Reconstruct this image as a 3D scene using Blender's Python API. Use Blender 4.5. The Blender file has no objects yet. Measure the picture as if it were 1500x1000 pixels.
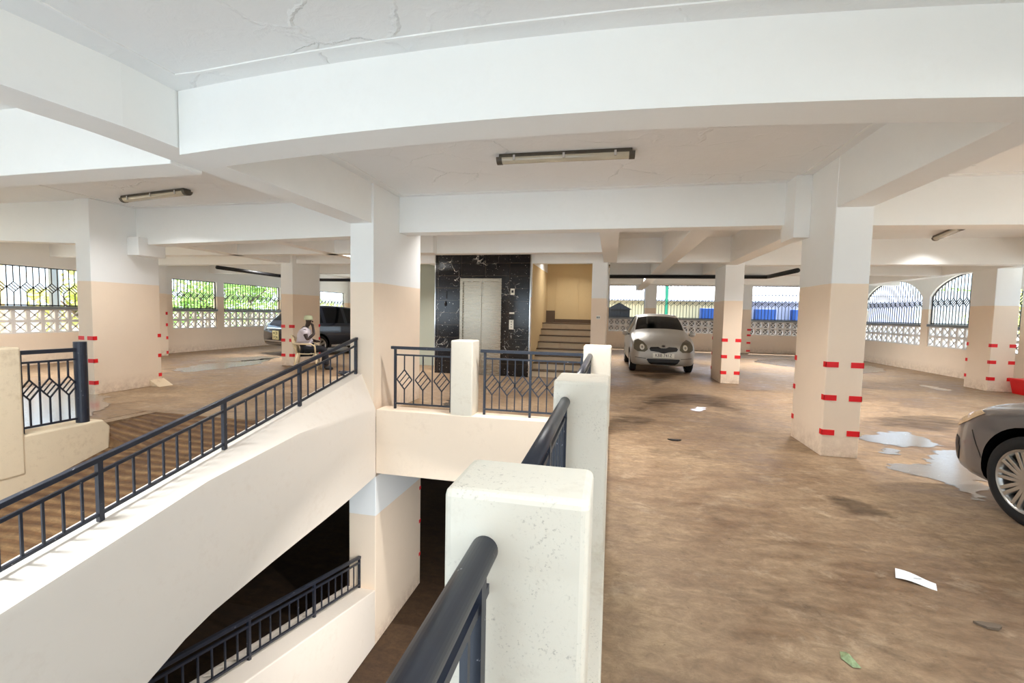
import bpy, bmesh, math, random
from mathutils import Vector, Matrix, noise
from mathutils.bvhtree import BVHTree

random.seed(7)
scene = bpy.context.scene
COL = scene.collection
PI = math.pi

# ------------------------------------------------------------------ camera
YAW, PITCH, ROLL, FPX, CAMH = 0.2154249, 0.06079622, 0.02067332, 663.16, 1.5
cd = bpy.data.cameras.new('camera')
cam = bpy.data.objects.new('camera', cd)
COL.objects.link(cam)
cd.sensor_fit = 'HORIZONTAL'
cd.sensor_width = 36.0
cd.lens = FPX / 1500.0 * 36.0
cd.clip_start = 0.02
cd.clip_end = 400
_r = Vector((math.cos(YAW), math.sin(YAW), 0))
_f = Vector((-math.sin(YAW), math.cos(YAW), 0))
_u = Vector((0, 0, 1))
fwd = math.cos(PITCH) * _f - math.sin(PITCH) * _u
up = math.cos(PITCH) * _u + math.sin(PITCH) * _f
rr = math.cos(ROLL) * _r + math.sin(ROLL) * up
uu = math.cos(ROLL) * up - math.sin(ROLL) * _r
m3 = Matrix((rr, uu, -fwd)).transposed()
cam.matrix_world = Matrix.Translation((0, 0, CAMH)) @ m3.to_4x4()
scene.camera = cam

# ------------------------------------------------------------------ light
world = bpy.data.worlds.new('sky')
scene.world = world
world.use_nodes = True
wn = world.node_tree
for n in list(wn.nodes):
    wn.nodes.remove(n)
wo = wn.nodes.new('ShaderNodeOutputWorld')
wb = wn.nodes.new('ShaderNodeBackground')
wtc = wn.nodes.new('ShaderNodeTexCoord')
wsep = wn.nodes.new('ShaderNodeSeparateXYZ')
wramp = wn.nodes.new('ShaderNodeValToRGB')
wramp.color_ramp.elements[0].position = 0.0
wramp.color_ramp.elements[0].color = (0.74, 0.88, 1.0, 1)
wramp.color_ramp.elements[1].position = 0.6
wramp.color_ramp.elements[1].color = (0.50, 0.74, 1.0, 1)
wn.links.new(wtc.outputs['Generated'], wsep.inputs[0])
wn.links.new(wsep.outputs['Z'], wramp.inputs[0])
wn.links.new(wramp.outputs[0], wb.inputs['Color'])
wb.inputs['Strength'].default_value = 2.05
wn.links.new(wb.outputs[0], wo.inputs[0])

sd = bpy.data.lights.new('sun', 'SUN')
sd.energy = 7.0
sd.angle = math.radians(3)
sd.color = (1.0, 0.95, 0.86)
sun = bpy.data.objects.new('sun', sd)
COL.objects.link(sun)
sun.rotation_euler = (math.radians(-24), math.radians(10), 0)   # high sun, slightly from behind the building

scene.view_settings.view_transform = 'Standard'
scene.view_settings.look = 'None'
scene.view_settings.gamma = 1.0
scene.view_settings.exposure = 0.86
scene.cycles.max_bounces = 14
scene.cycles.diffuse_bounces = 10
scene.cycles.transparent_max_bounces = 12


# ------------------------------------------------------------------ materials
def lin(c):
    return tuple((v / 255.0 / 12.92) if v / 255.0 <= 0.04045 else ((v / 255.0 + 0.055) / 1.055) ** 2.4 for v in c) + (1.0,)


def new_mat(name):
    m = bpy.data.materials.new(name)
    m.use_nodes = True
    nt = m.node_tree
    return m, nt, nt.nodes['Principled BSDF']


def N(nt, t, **kw):
    n = nt.nodes.new(t)
    for k, v in kw.items():
        if k.startswith('i_'):
            n.inputs[k[2:].replace('_', ' ')].default_value = v
        else:
            setattr(n, k, v)
    return n


def mixc(nt, fac, a, b):
    n = nt.nodes.new('ShaderNodeMix')
    n.data_type = 'RGBA'
    for sock, val in ((n.inputs[0], fac), (n.inputs[6], a), (n.inputs[7], b)):
        if isinstance(val, (tuple, float, int)):
            sock.default_value = val
        else:
            nt.links.new(val, sock)
    return n.outputs[2]


def math_n(nt, op, a, b=None, clamp=False):
    n = nt.nodes.new('ShaderNodeMath')
    n.operation = op
    n.use_clamp = clamp
    for i, v in enumerate((a, b)):
        if v is None:
            continue
        if isinstance(v, (float, int)):
            n.inputs[i].default_value = v
        else:
            nt.links.new(v, n.inputs[i])
    return n.outputs[0]


def ramp(nt, fac, p0, p1, c0=(0, 0, 0, 1), c1=(1, 1, 1, 1)):
    if p0 > p1:
        p0, p1, c0, c1 = p1, p0, c1, c0
    n = nt.nodes.new('ShaderNodeValToRGB')
    n.color_ramp.elements[0].position = p0
    n.color_ramp.elements[0].color = c0
    n.color_ramp.elements[1].position = p1
    n.color_ramp.elements[1].color = c1
    nt.links.new(fac, n.inputs[0])
    return n.outputs[0]


def noise_n(nt, vec, scale, detail=6.0, rough=0.6, dist=0.0):
    n = N(nt, 'ShaderNodeTexNoise')
    n.inputs['Scale'].default_value = scale
    n.inputs['Detail'].default_value = detail
    n.inputs['Roughness'].default_value = rough
    n.inputs['Distortion'].default_value = dist
    nt.links.new(vec, n.inputs['Vector'])
    return n.outputs['Fac']


def mapping(nt, scale=(1, 1, 1), rot=(0, 0, 0), loc=(0, 0, 0)):
    g = N(nt, 'ShaderNodeNewGeometry')
    mp = N(nt, 'ShaderNodeMapping')
    mp.inputs['Scale'].default_value = scale
    mp.inputs['Rotation'].default_value = rot
    mp.inputs['Location'].default_value = loc
    nt.links.new(g.outputs['Position'], mp.inputs['Vector'])
    return mp.outputs[0]


def bump(nt, bsdf, h, strength=0.3, dist=0.01):
    b = N(nt, 'ShaderNodeBump')
    b.inputs['Strength'].default_value = strength
    b.inputs['Distance'].default_value = dist
    nt.links.new(h, b.inputs['Height'])
    nt.links.new(b.outputs[0], bsdf.inputs['Normal'])


def plain(name, rgb, rough=0.6, metal=0.0, noise_amt=0.06, nscale=8.0, spec=0.5, coat=0.0):
    m, nt, b = new_mat(name)
    c = lin(rgb)
    if noise_amt > 0:
        f = noise_n(nt, mapping(nt), nscale)
        dark = tuple(v * (1 - noise_amt * 2) for v in c[:3]) + (1,)
        lite = tuple(min(1, v * (1 + noise_amt)) for v in c[:3]) + (1,)
        nt.links.new(mixc(nt, f, dark, lite), b.inputs['Base Color'])
    else:
        b.inputs['Base Color'].default_value = c
    b.inputs['Roughness'].default_value = rough
    b.inputs['Metallic'].default_value = metal
    b.inputs['Specular IOR Level'].default_value = spec
    b.inputs['Coat Weight'].default_value = coat
    return m


def plaster(name, rgb, dirt=(150, 120, 85), amount=0.35, bump_s=0.12, spots=0.0):
    """painted plaster with faint mottling, stains and dark specks"""
    m, nt, b = new_mat(name)
    v = mapping(nt)
    f = noise_n(nt, v, 2.2, 8, 0.65)
    f2 = noise_n(nt, v, 14.0, 6, 0.7)
    c = lin(rgb)
    base = mixc(nt, f, tuple(x * 0.93 for x in c[:3]) + (1,), c)
    st = ramp(nt, math_n(nt, 'MULTIPLY', f, f2), 0.28, 0.50)
    base = mixc(nt, math_n(nt, 'MULTIPLY', st, amount), base, lin(dirt))
    if spots > 0:
        sp = ramp(nt, noise_n(nt, v, 130.0, 4, 0.7), 0.57, 0.68)
        pm = ramp(nt, noise_n(nt, v, 6.0, 5, 0.7), 0.46, 0.66)
        base = mixc(nt, math_n(nt, 'MULTIPLY', math_n(nt, 'MULTIPLY', sp, pm), spots), base, lin((95, 80, 62)))
    nt.links.new(base, b.inputs['Base Color'])
    b.inputs['Roughness'].default_value = 0.75
    b.inputs['Specular IOR Level'].default_value = 0.25
    bump(nt, b, f2, bump_s, 0.006)
    return m


WHITE = (240, 241, 240)
PEACH = (244, 225, 203)


def two_tone(name, line, up_rgb=WHITE, low_rgb=PEACH):
    """white paint above the painted line, peach below it"""
    m, nt, b = new_mat(name)
    v = mapping(nt)
    g = N(nt, 'ShaderNodeNewGeometry')
    sep = N(nt, 'ShaderNodeSeparateXYZ')
    nt.links.new(g.outputs['Position'], sep.inputs[0])
    f = noise_n(nt, v, 2.0, 8, 0.65)
    f2 = noise_n(nt, v, 12.0, 6, 0.7)
    zz = math_n(nt, 'ADD', sep.outputs['Z'], math_n(nt, 'MULTIPLY', math_n(nt, 'SUBTRACT', f, 0.5), 0.02))
    sel = math_n(nt, 'GREATER_THAN', zz, line)
    cu, cl = lin(up_rgb), lin(low_rgb)
    up_c = mixc(nt, f, tuple(x * 0.94 for x in cu[:3]) + (1,), cu)
    lo_c = mixc(nt, f, tuple(x * 0.90 for x in cl[:3]) + (1,), cl)
    # splashed dirt near the foot of the wall
    ft = math_n(nt, 'SUBTRACT', 1.0, math_n(nt, 'MULTIPLY', math_n(nt, 'SUBTRACT', zz, line - 1.92), 3.2), True)
    ft = math_n(nt, 'MULTIPLY', ft, ramp(nt, f2, 0.35, 0.7))
    lo_c = mixc(nt, math_n(nt, 'MULTIPLY', ft, 0.55), lo_c, lin((150, 112, 78)))
    nt.links.new(mixc(nt, sel, lo_c, up_c), b.inputs['Base Color'])
    b.inputs['Roughness'].default_value = 0.7
    b.inputs['Specular IOR Level'].default_value = 0.3
    bump(nt, b, f2, 0.10, 0.005)
    return m


def ceiling_mat(name, rgb):
    m, nt, b = new_mat(name)
    v = mapping(nt)
    c = lin(rgb)
    f = noise_n(nt, v, 1.6, 6, 0.6)
    w = N(nt, 'ShaderNodeTexVoronoi', feature='DISTANCE_TO_EDGE')
    w.inputs['Scale'].default_value = 1.7
    mp = noise_n(nt, v, 2.5, 4, 0.6)
    comb = N(nt, 'ShaderNodeVectorMath', operation='ADD')
    cx = N(nt, 'ShaderNodeCombineXYZ')
    nt.links.new(math_n(nt, 'MULTIPLY', mp, .40), cx.inputs[0])
    nt.links.new(math_n(nt, 'MULTIPLY', f, 0.5), cx.inputs[1])
    nt.links.new(v, comb.inputs[0])
    nt.links.new(cx.outputs[0], comb.inputs[1])
    nt.links.new(comb.outputs[0], w.inputs['Vector'])
    ridge = ramp(nt, w.outputs['Distance'], 0.0, 0.035, (1, 1, 1, 1), (0, 0, 0, 1))
    gate = ramp(nt, noise_n(nt, v, 1.1, 3, 0.5), 0.45, 0.62)
    ridge = math_n(nt, 'MULTIPLY', ridge, gate)
    f3 = noise_n(nt, v, 9.0, 5, 0.6, 0.8)
    h = math_n(nt, 'ADD', math_n(nt, 'MULTIPLY', ridge, 0.7), math_n(nt, 'MULTIPLY', f3, 0.35))
    base = mixc(nt, f, tuple(x * 0.94 for x in c[:3]) + (1,), c)
    nt.links.new(base, b.inputs['Base Color'])
    b.inputs['Roughness'].default_value = 0.65
    bump(nt, b, h, 0.8, 0.018)
    return m


def floor_mat(name, wet=0.5, dark=1.0, base_rgb=(162, 138, 110), grooves=False, tint=None):
    m, nt, b = new_mat(name)
    v = mapping(nt)
    f1 = noise_n(nt, v, 0.55, 8, 0.62, 0.4)
    f2 = noise_n(nt, v, 3.2, 8, 0.7, 0.3)
    f3 = noise_n(nt, v, 26.0, 6, 0.75)
    f4 = noise_n(nt, mapping(nt, (1.6, 5.0, 1)), 1.3, 7, 0.7, 0.5)     # trowel / tyre streaks
    c = lin(base_rgb)
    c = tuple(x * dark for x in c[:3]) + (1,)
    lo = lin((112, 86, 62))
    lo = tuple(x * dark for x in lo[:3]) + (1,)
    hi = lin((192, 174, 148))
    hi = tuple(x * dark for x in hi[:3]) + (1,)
    t = math_n(nt, 'ADD', math_n(nt, 'MULTIPLY', f1, 0.55), math_n(nt, 'MULTIPLY', f4, 0.45))
    col = mixc(nt, ramp(nt, t, 0.38, 0.60), lo, c)
    col = mixc(nt, math_n(nt, 'MULTIPLY', ramp(nt, f2, 0.55, 0.75), 0.55), col, hi)
    col = mixc(nt, math_n(nt, 'MULTIPLY', ramp(nt, f2, 0.44, 0.30), 0.5), col, lo)
    stain = ramp(nt, noise_n(nt, mapping(nt, (1, 1.6, 1), (0, 0, 0), (3.1, 1.7, 0)), 0.8, 7, 0.62, 0.6), 0.60, 0.70)
    col = mixc(nt, math_n(nt, 'MULTIPLY', stain, 0.65), col, tuple(x * dark for x in lin((84, 64, 46))[:3]) + (1,))
    speck = ramp(nt, f3, 0.37, 0.30)
    col = mixc(nt, math_n(nt, 'MULTIPLY', speck, 0.7), col, tuple(x * dark for x in lin((70, 52, 38))[:3]) + (1,))
    speck2 = ramp(nt, f3, 0.68, 0.78)
    col = mixc(nt, math_n(nt, 'MULTIPLY', speck2, 0.2), col, hi)
    grain = ramp(nt, noise_n(nt, mapping(nt, (1, 1.5, 1)), 9.0, 10, 0.8, 0.4), 0.30, 0.70, (.60, .57, .53, 1), (1.30, 1.30, 1.30, 1))
    gx = nt.nodes.new('ShaderNodeMix')
    gx.data_type = 'RGBA'
    gx.blend_type = 'MULTIPLY'
    gx.inputs[0].default_value = 1.0
    nt.links.new(col, gx.inputs[6])
    nt.links.new(grain, gx.inputs[7])
    col = gx.outputs[2]
    blot = ramp(nt, noise_n(nt, mapping(nt, (1, 1.8, 1), (0, 0, 0), (7, 3, 0)), 4.5, 6, 0.7, 0.8), 0.60, 0.70)
    col = mixc(nt, math_n(nt, 'MULTIPLY', blot, 0.5), col, lo)
    if tint:
        mt = nt.nodes.new('ShaderNodeMix')
        mt.data_type = 'RGBA'
        mt.blend_type = 'MULTIPLY'
        mt.inputs[0].default_value = 1.0
        nt.links.new(col, mt.inputs[6])
        mt.inputs[7].default_value = tint
        col = mt.outputs[2]
    nt.links.new(col, b.inputs['Base Color'])
    rg = ramp(nt, t, 0.42, 0.60, (1 - wet,) * 3 + (1,), (0.85, 0.85, 0.85, 1))
    nt.links.new(rg, b.inputs['Roughness'])
    h = math_n(nt, 'ADD', math_n(nt, 'MULTIPLY', f2, 0.6), math_n(nt, 'MULTIPLY', f3, 0.35))
    if grooves:
        wv = N(nt, 'ShaderNodeTexWave', wave_type='BANDS', bands_direction='Y')
        wv.inputs['Scale'].default_value = 2.9
        wv.inputs['Distortion'].default_value = 4.0
        wv.inputs['Detail'].default_value = 1.0
        wv.inputs['Detail Scale'].default_value = 0.35
        nt.links.new(v, wv.inputs['Vector'])
        h = math_n(nt, 'ADD', h, math_n(nt, 'MULTIPLY', wv.outputs['Fac'], 1.8))
        # colour is multiplied darker in the grooves
        gm = nt.nodes.new('ShaderNodeMix')
        gm.data_type = 'RGBA'
        gm.blend_type = 'MULTIPLY'
        nt.links.new(ramp(nt, wv.outputs['Fac'], 0.55, 0.1), gm.inputs[0])
        nt.links.new(col, gm.inputs[6])
        gm.inputs[7].default_value = (.62, .52, .42, 1)
        nt.links.new(gm.outputs[2], b.inputs['Base Color'])
        bump(nt, b, h, 0.8, 0.03)
    else:
        bump(nt, b, h, 0.55, 0.012)
    return m


def puddle_mat(name, thresh=0.44, soft=0.03, cover=1.0):
    m, nt, b = new_mat(name)
    v = mapping(nt)
    out = nt.nodes['Material Output']
    b.inputs['Base Color'].default_value = lin((120, 108, 96))
    b.inputs['Roughness'].default_value = 0.14
    b.inputs['Specular IOR Level'].default_value = 1.0
    b.inputs['IOR'].default_value = 1.6
    b.inputs['Coat Weight'].default_value = 1.0
    b.inputs['Coat Roughness'].default_value = 0.16
    f = noise_n(nt, mapping(nt, (1.6, 3.4, 1)), 1.6, 8, 0.7, 0.4)
    tr = N(nt, 'ShaderNodeBsdfTransparent')
    mx = N(nt, 'ShaderNodeMixShader')
    at = N(nt, 'ShaderNodeAttribute', attribute_name='rim')
    ff = math_n(nt, 'ADD', math_n(nt, 'MULTIPLY', at.outputs['Fac'], 0.42), math_n(nt, 'SUBTRACT', f, 0.33))
    nt.links.new(math_n(nt, 'MULTIPLY', ramp(nt, ff, thresh - soft, thresh + soft), cover), mx.inputs[0])
    nt.links.new(tr.outputs[0], mx.inputs[1])
    nt.links.new(b.outputs[0], mx.inputs[2])
    nt.links.new(mx.outputs[0], out.inputs[0])
    w = noise_n(nt, mapping(nt, (3.0, 22.0, 1)), 2.0, 4, 0.6)
    bump(nt, b, w, 0.4, 0.010)
    return m


def granite(name):
    m, nt, b = new_mat(name)
    v = mapping(nt)
    br = N(nt, 'ShaderNodeTexBrick')
    mp = N(nt, 'ShaderNodeMapping')
    mp.inputs['Rotation'].default_value = (PI / 2, 0, 0)
    mp.inputs['Location'].default_value = (0.15, 0.0, 0.0)
    g = N(nt, 'ShaderNodeNewGeometry')
    sx = N(nt, 'ShaderNodeSeparateXYZ')
    cx = N(nt, 'ShaderNodeCombineXYZ')
    nt.links.new(g.outputs['Position'], sx.inputs[0])
    nt.links.new(sx.outputs['X'], cx.inputs[0])
    nt.links.new(sx.outputs['Z'], cx.inputs[1])
    nt.links.new(cx.outputs[0], br.inputs['Vector'])
    br.offset = 0.0
    br.inputs['Scale'].default_value = 1.0
    br.inputs['Brick Width'].default_value = 0.6
    br.inputs['Row Height'].default_value = 0.3
    br.inputs['Mortar Size'].default_value = 0.006
    br.inputs['Color1'].default_value = lin((16, 16, 20))
    br.inputs['Color2'].default_value = lin((22, 20, 24))
    br.inputs['Mortar'].default_value = lin((60, 52, 44))
    vor = N(nt, 'ShaderNodeTexVoronoi', feature='DISTANCE_TO_EDGE')
    vor.inputs['Scale'].default_value = 2.6
    wv = N(nt, 'ShaderNodeVectorMath', operation='ADD')
    nn = N(nt, 'ShaderNodeTexNoise')
    nn.inputs['Scale'].default_value = 2.4
    nn.inputs['Detail'].default_value = 6
    nt.links.new(v, nn.inputs['Vector'])
    nt.links.new(v, wv.inputs[0])
    nt.links.new(nn.outputs['Color'], wv.inputs[1])
    nt.links.new(wv.outputs[0], vor.inputs['Vector'])
    vein = ramp(nt, vor.outputs['Distance'], 0.004, 0.02, (1, 1, 1, 1), (0, 0, 0, 1))
    gate = ramp(nt, noise_n(nt, v, 1.7, 4, 0.6), 0.53, 0.62)
    vein = math_n(nt, 'MULTIPLY', vein, gate)
    sp = ramp(nt, noise_n(nt, v, 30.0, 2, 0.5), 0.70, 0.74)
    mask = math_n(nt, 'MAXIMUM', vein, sp)
    nt.links.new(mixc(nt, mask, br.outputs['Color'], lin((225, 220, 210))), b.inputs['Base Color'])
    b.inputs['Roughness'].default_value = 0.12
    bump(nt, b, br.outputs['Fac'], -0.2, 0.003)
    return m


def metal_brushed(name, rgb, rough=0.28):
    m, nt, b = new_mat(name)
    f = noise_n(nt, mapping(nt, (2, 2, 60)), 2.0, 5, 0.6)
    c = lin(rgb)
    nt.links.new(mixc(nt, f, tuple(x * 0.8 for x in c[:3]) + (1,), c), b.inputs['Base Color'])
    b.inputs['Metallic'].default_value = 1.0
    nt.links.new(ramp(nt, f, 0.2, 0.8, (rough,) * 3 + (1,), (rough + 0.12,) * 3 + (1,)), b.inputs['Roughness'])
    return m


def rail_paint(name):
    """black gloss paint, scuffed to grey here and there"""
    m, nt, b = new_mat(name)
    v = mapping(nt)
    f = noise_n(nt, v, 7.0, 6, 0.7)
    chip = ramp(nt, noise_n(nt, v, 38.0, 3, 0.6), 0.70, 0.74)
    base = mixc(nt, f, lin((15, 17, 24)), lin((42, 47, 62)))
    nt.links.new(mixc(nt, math_n(nt, 'MULTIPLY', chip, 0.7), base, lin((200, 200, 205))), b.inputs['Base Color'])
    b.inputs['Roughness'].default_value = 0.38
    return m


def glassy(name, rgb, rough=0.05):
    m, nt, b = new_mat(name)
    b.inputs['Base Color'].default_value = lin(rgb)
    b.inputs['Roughness'].default_value = rough
    b.inputs['Specular IOR Level'].default_value = 0.4
    b.inputs['Coat Weight'].default_value = 0.0
    return m


def leaf_mat(name, a, bb):
    m, nt, b = new_mat(name)
    f = noise_n(nt, mapping(nt), 1.8, 5, 0.7)
    nt.links.new(mixc(nt, f, lin(a), lin(bb)), b.inputs['Base Color'])
    b.inputs['Roughness'].default_value = 0.7
    return m


M = {}
M['white'] = plaster('white_plaster', WHITE, amount=0.06)
M['beam'] = plaster('beam_paint', (240, 241, 240), dirt=(170, 160, 145), amount=0.05)
M['ceiling'] = ceiling_mat('ceiling_plaster', (236, 237, 237))
M['two'] = two_tone('two_tone_paint', 1.90)
M['two_low'] = two_tone('two_tone_paint_lower_level', -1.42)
M['peach'] = plaster('peach_plaster', PEACH, amount=0.15)
M['cream'] = plaster('cream_plaster', (226, 218, 202), dirt=(160, 132, 98), amount=0.34, spots=0.55)
M['ramp_wall'] = plaster('ramp_wall_plaster', (230, 220, 208), dirt=(170, 140, 105), amount=0.16)
M['stub'] = plaster('stub_wall_plaster', (226, 206, 176), dirt=(150, 115, 75), amount=0.4, spots=0.4)
M['floor'] = floor_mat('dusty_concrete', 0.55)
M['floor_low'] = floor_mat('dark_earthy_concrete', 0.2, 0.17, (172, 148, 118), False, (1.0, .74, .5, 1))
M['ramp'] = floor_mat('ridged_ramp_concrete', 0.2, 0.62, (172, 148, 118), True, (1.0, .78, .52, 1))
M['puddle'] = puddle_mat('puddle_water', 0.36)
M['puddle2'] = puddle_mat('thin_puddle_water', 0.42)
M['stain'] = None
M['granite'] = granite('black_granite_tiles')
M['steel'] = metal_brushed('brushed_steel', (176, 166, 150), 0.2)
M['chrome'] = plain('chrome', (215, 215, 215), 0.12, 1.0, 0)
M['rail'] = rail_paint('black_rail_paint')
M['iron'] = plain('dark_iron', (40, 42, 46), 0.5, 0.2, 0.05)
M['red'] = plain('red_tape', (232, 24, 34), 0.45, 0, 0.05)
M['red_plastic'] = plain('red_plastic', (226, 24, 30), 0.4, 0, 0.04)
M['block'] = plaster('block_paint', (228, 224, 220), amount=0.1)
M['sill'] = plain('grey_sill', (128, 134, 138), 0.6, 0, 0.06)
M['black'] = plain('black_plastic', (16, 16, 18), 0.45, 0, 0.0)
M['rubber'] = plain('tyre_rubber', (24, 24, 25), 0.8, 0, 0.1, 30)
M['tube_dark'] = plain('grimy_fixture', (88, 80, 68), 0.5, 0.1, 0.15, 20)
M['diffuser'] = plain('acrylic_diffuser', (196, 186, 164), 0.15, 0, 0.12, 5)
M['paper'] = plain('white_paper', (245, 246, 248), 0.7, 0, 0.02)
M['stair'] = plaster('stair_stone', (226, 210, 184), dirt=(160, 130, 95), amount=0.4)
M['stair_edge'] = plain('stair_nosing', (92, 72, 52), 0.6, 0, 0.1)
M['stair_wall'] = plaster('stair_wall_plaster', (206, 182, 138), amount=0.15)
M['silver'] = plain('silver_paint', (190, 187, 180), 0.42, 0.4, 0.02, 4, 0.5, 0.3)
M['grey_car'] = plain('grey_paint', (116, 112, 112), 0.3, 0.3, 0.05, 6, 0.5, 0.8)
M['navy'] = plain('navy_paint', (18, 28, 48), 0.22, 0.2, 0.02, 4, 0.5, 1.0)
M['glass_dark'] = glassy('tinted_glass', (10, 11, 13), 0.04)
M['lamp_glass'] = glassy('headlight_glass', (112, 106, 90), 0.08)
M['lamp_amber'] = glassy('amber_headlight_glass', (214, 186, 150), 0.1)
M['plate_white'] = plain('plate_white', (240, 238, 226), 0.5, 0, 0.02)
M['plate_yellow'] = plain('plate_yellow', (236, 226, 170), 0.5, 0, 0.02)
M['alloy'] = plain('alloy_wheel', (190, 188, 184), 0.28, 0.85, 0.03)
M['skin'] = plain('dark_skin', (52, 36, 30), 0.55, 0, 0.05)
M['shirt'] = plain('white_shirt', (226, 218, 226), 0.85, 0, 0.04)
M['trousers'] = plain('dark_trousers', (24, 24, 30), 0.9, 0, 0.05)
M['cap'] = plain('pale_green_cap', (206, 214, 178), 0.9, 0, 0.08, 40)
M['chair'] = plain('cream_plastic', (224, 204, 166), 0.45, 0, 0.03)
M['leaf_a'] = leaf_mat('leaf_green', (112, 160, 60), (200, 222, 140))
M['leaf_b'] = leaf_mat('leaf_yellow_green', (170, 195, 100), (235, 226, 160))
M['bark'] = plain('bark', (110, 95, 80), 0.9, 0, 0.1)
M['yellow_wall'] = plaster('yellow_render', (246, 214, 150), amount=0.05)
M['ground'] = plain('outside_ground', (226, 220, 206), 0.9, 0, 0.1, 0.6)
M['roof_sheet'] = plain('pale_roof_sheet', (186, 186, 206), 0.4, 0.2, 0.05, 3)
M['buff'] = plaster('buff_wall', (216, 198, 160), amount=0.1)
M['blue'] = plain('blue_paint', (24, 70, 140), 0.5, 0, 0.05)
M['green'] = plain('green_paint', (40, 150, 110), 0.5, 0, 0.05)
M['dirty_white'] = plain('pipe_black', (22, 22, 24), 0.55, 0, 0.05)


# ------------------------------------------------------------------ mesh helpers
class MB:
    def __init__(self):
        self.v, self.f, self.mi = [], [], []

    def add(self, vs, fs, mi=0):
        o = len(self.v)
        self.v += [tuple(p) for p in vs]
        self.f += [tuple(o + i for i in f) for f in fs]
        self.mi += [mi] * len(fs)

    def hexa(self, p, mi=0):
        self.add(p, [(0, 3, 2, 1), (4, 5, 6, 7), (0, 1, 5, 4), (1, 2, 6, 5), (2, 3, 7, 6), (3, 0, 4, 7)], mi)

    def box(self, x0, x1, y0, y1, z0, z1, mi=0):
        self.hexa([(x0, y0, z0), (x1, y0, z0), (x1, y1, z0), (x0, y1, z0), (x0, y0, z1), (x1, y0, z1), (x1, y1, z1), (x0, y1, z1)], mi)

    def prism(self, poly, axis, a, b, mi=0):
        """poly: 2-D loop in the two other axes (in x,y,z order), extruded along axis from a to b"""
        n = len(poly)

        def P(q, t):
            return (t, q[0], q[1]) if axis == 0 else ((q[0], t, q[1]) if axis == 1 else (q[0], q[1], t))
        vs = [P(q, a) for q in poly] + [P(q, b) for q in poly]
        fs = [tuple(range(n - 1, -1, -1)), tuple(range(n, 2 * n))]
        fs += [(i, (i + 1) % n, n + (i + 1) % n, n + i) for i in range(n)]
        self.add(vs, fs, mi)

    def bar(self, p0, p1, w, h=None, upv=(0, 0, 1), mi=0):
        h = h or w
        p0, p1 = Vector(p0), Vector(p1)
        d = (p1 - p0).normalized()
        u = Vector(upv)
        if abs(d.dot(u)) > 0.98:
            u = Vector((0, 1, 0)) if abs(d.y) < 0.9 else Vector((1, 0, 0))
        s = d.cross(u).normalized() * (w / 2)
        t = s.cross(d).normalized() * (h / 2)
        self.hexa([p0 - s - t, p0 + s - t, p1 + s - t, p1 - s - t, p0 - s + t, p0 + s + t, p1 + s + t, p1 - s + t], mi)

    def tube(self, pts, r, n=10, mi=0, cap=True):
        pts = [Vector(p) for p in pts]
        rs = r if isinstance(r, (list, tuple)) else [r] * len(pts)
        rings = []
        ref = None
        for i, p in enumerate(pts):
            d = (pts[min(i + 1, len(pts) - 1)] - pts[max(i - 1, 0)]).normalized()
            if ref is None:
                ref = Vector((0, 0, 1)) if abs(d.z) < 0.9 else Vector((1, 0, 0))
            s = d.cross(ref)
            if s.length < 1e-4:
                s = d.cross(Vector((0, 1, 0.1)))
            s.normalize()
            t = s.cross(d).normalized()
            ref = t
            rings.append([p + (s * math.cos(2 * PI * k / n) + t * math.sin(2 * PI * k / n)) * rs[i] for k in range(n)])
        self.loft(rings, cap, mi)

    def loft(self, rings, cap=True, mi=0):
        n = len(rings[0])
        vs = [p for r in rings for p in r]
        fs = []
        for i in range(len(rings) - 1):
            for k in range(n):
                a, b = i * n + k, i * n + (k + 1) % n
                fs.append((a, b, b + n, a + n))
        if cap:
            fs.append(tuple(range(n - 1, -1, -1)))
            o = (len(rings) - 1) * n
            fs.append(tuple(range(o, o + n)))
        self.add(vs, fs, mi)

    def lathe(self, prof, c=(0, 0, 0), axis=2, n=24, mi=0, cap=True):
        rings = []
        for r, t in prof:
            ring = []
            for k in range(n):
                a = 2 * PI * k / n
                x, y = r * math.cos(a), r * math.sin(a)
                p = (x, y, t) if axis == 2 else ((x, t, y) if axis == 1 else (t, x, y))
                ring.append((p[0] + c[0], p[1] + c[1], p[2] + c[2]))
            rings.append(ring)
        self.loft(rings, cap, mi)

    def build(self, name, mat, parent=None, smooth=False, bevel=0.0, world=True, seg=2):
        me = bpy.data.meshes.new(name)
        me.from_pydata(self.v, [], self.f)
        for m in (mat if isinstance(mat, (list, tuple)) else [mat]):
            me.materials.append(m)
        for p, k in zip(me.polygons, self.mi):
            p.material_index = k
        bm = bmesh.new()
        bm.from_mesh(me)
        bmesh.ops.recalc_face_normals(bm, faces=bm.faces)
        bm.to_mesh(me)
        bm.free()
        if smooth:
            for p in me.polygons:
                p.use_smooth = True
        o = bpy.data.objects.new(name, me)
        COL.objects.link(o)
        if parent is not None:
            attach(o, parent, world)
        if bevel > 0:
            b = o.modifiers.new('bevel', 'BEVEL')
            b.width = bevel
            b.segments = seg
            b.limit_method = 'ANGLE'
        return o


def attach(o, parent, world=True):
    o.parent = parent
    if world:
        m = parent.matrix_basis.copy()
        if parent.parent is not None:
            m = parent.parent.matrix_basis @ parent.matrix_parent_inverse @ m
        o.matrix_parent_inverse = m.inverted()


def empty(name, loc, rz=0.0):
    o = bpy.data.objects.new(name, None)
    COL.objects.link(o)
    o.empty_display_size = 0.2
    o.matrix_basis = Matrix.Translation(loc) @ Matrix.Rotation(rz, 4, 'Z')
    return o


def tag(o, label, cat, group=None, kind=None):
    o['label'] = label
    o['category'] = cat
    if group:
        o['group'] = group
    if kind:
        o['kind'] = kind
    return o


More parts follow.
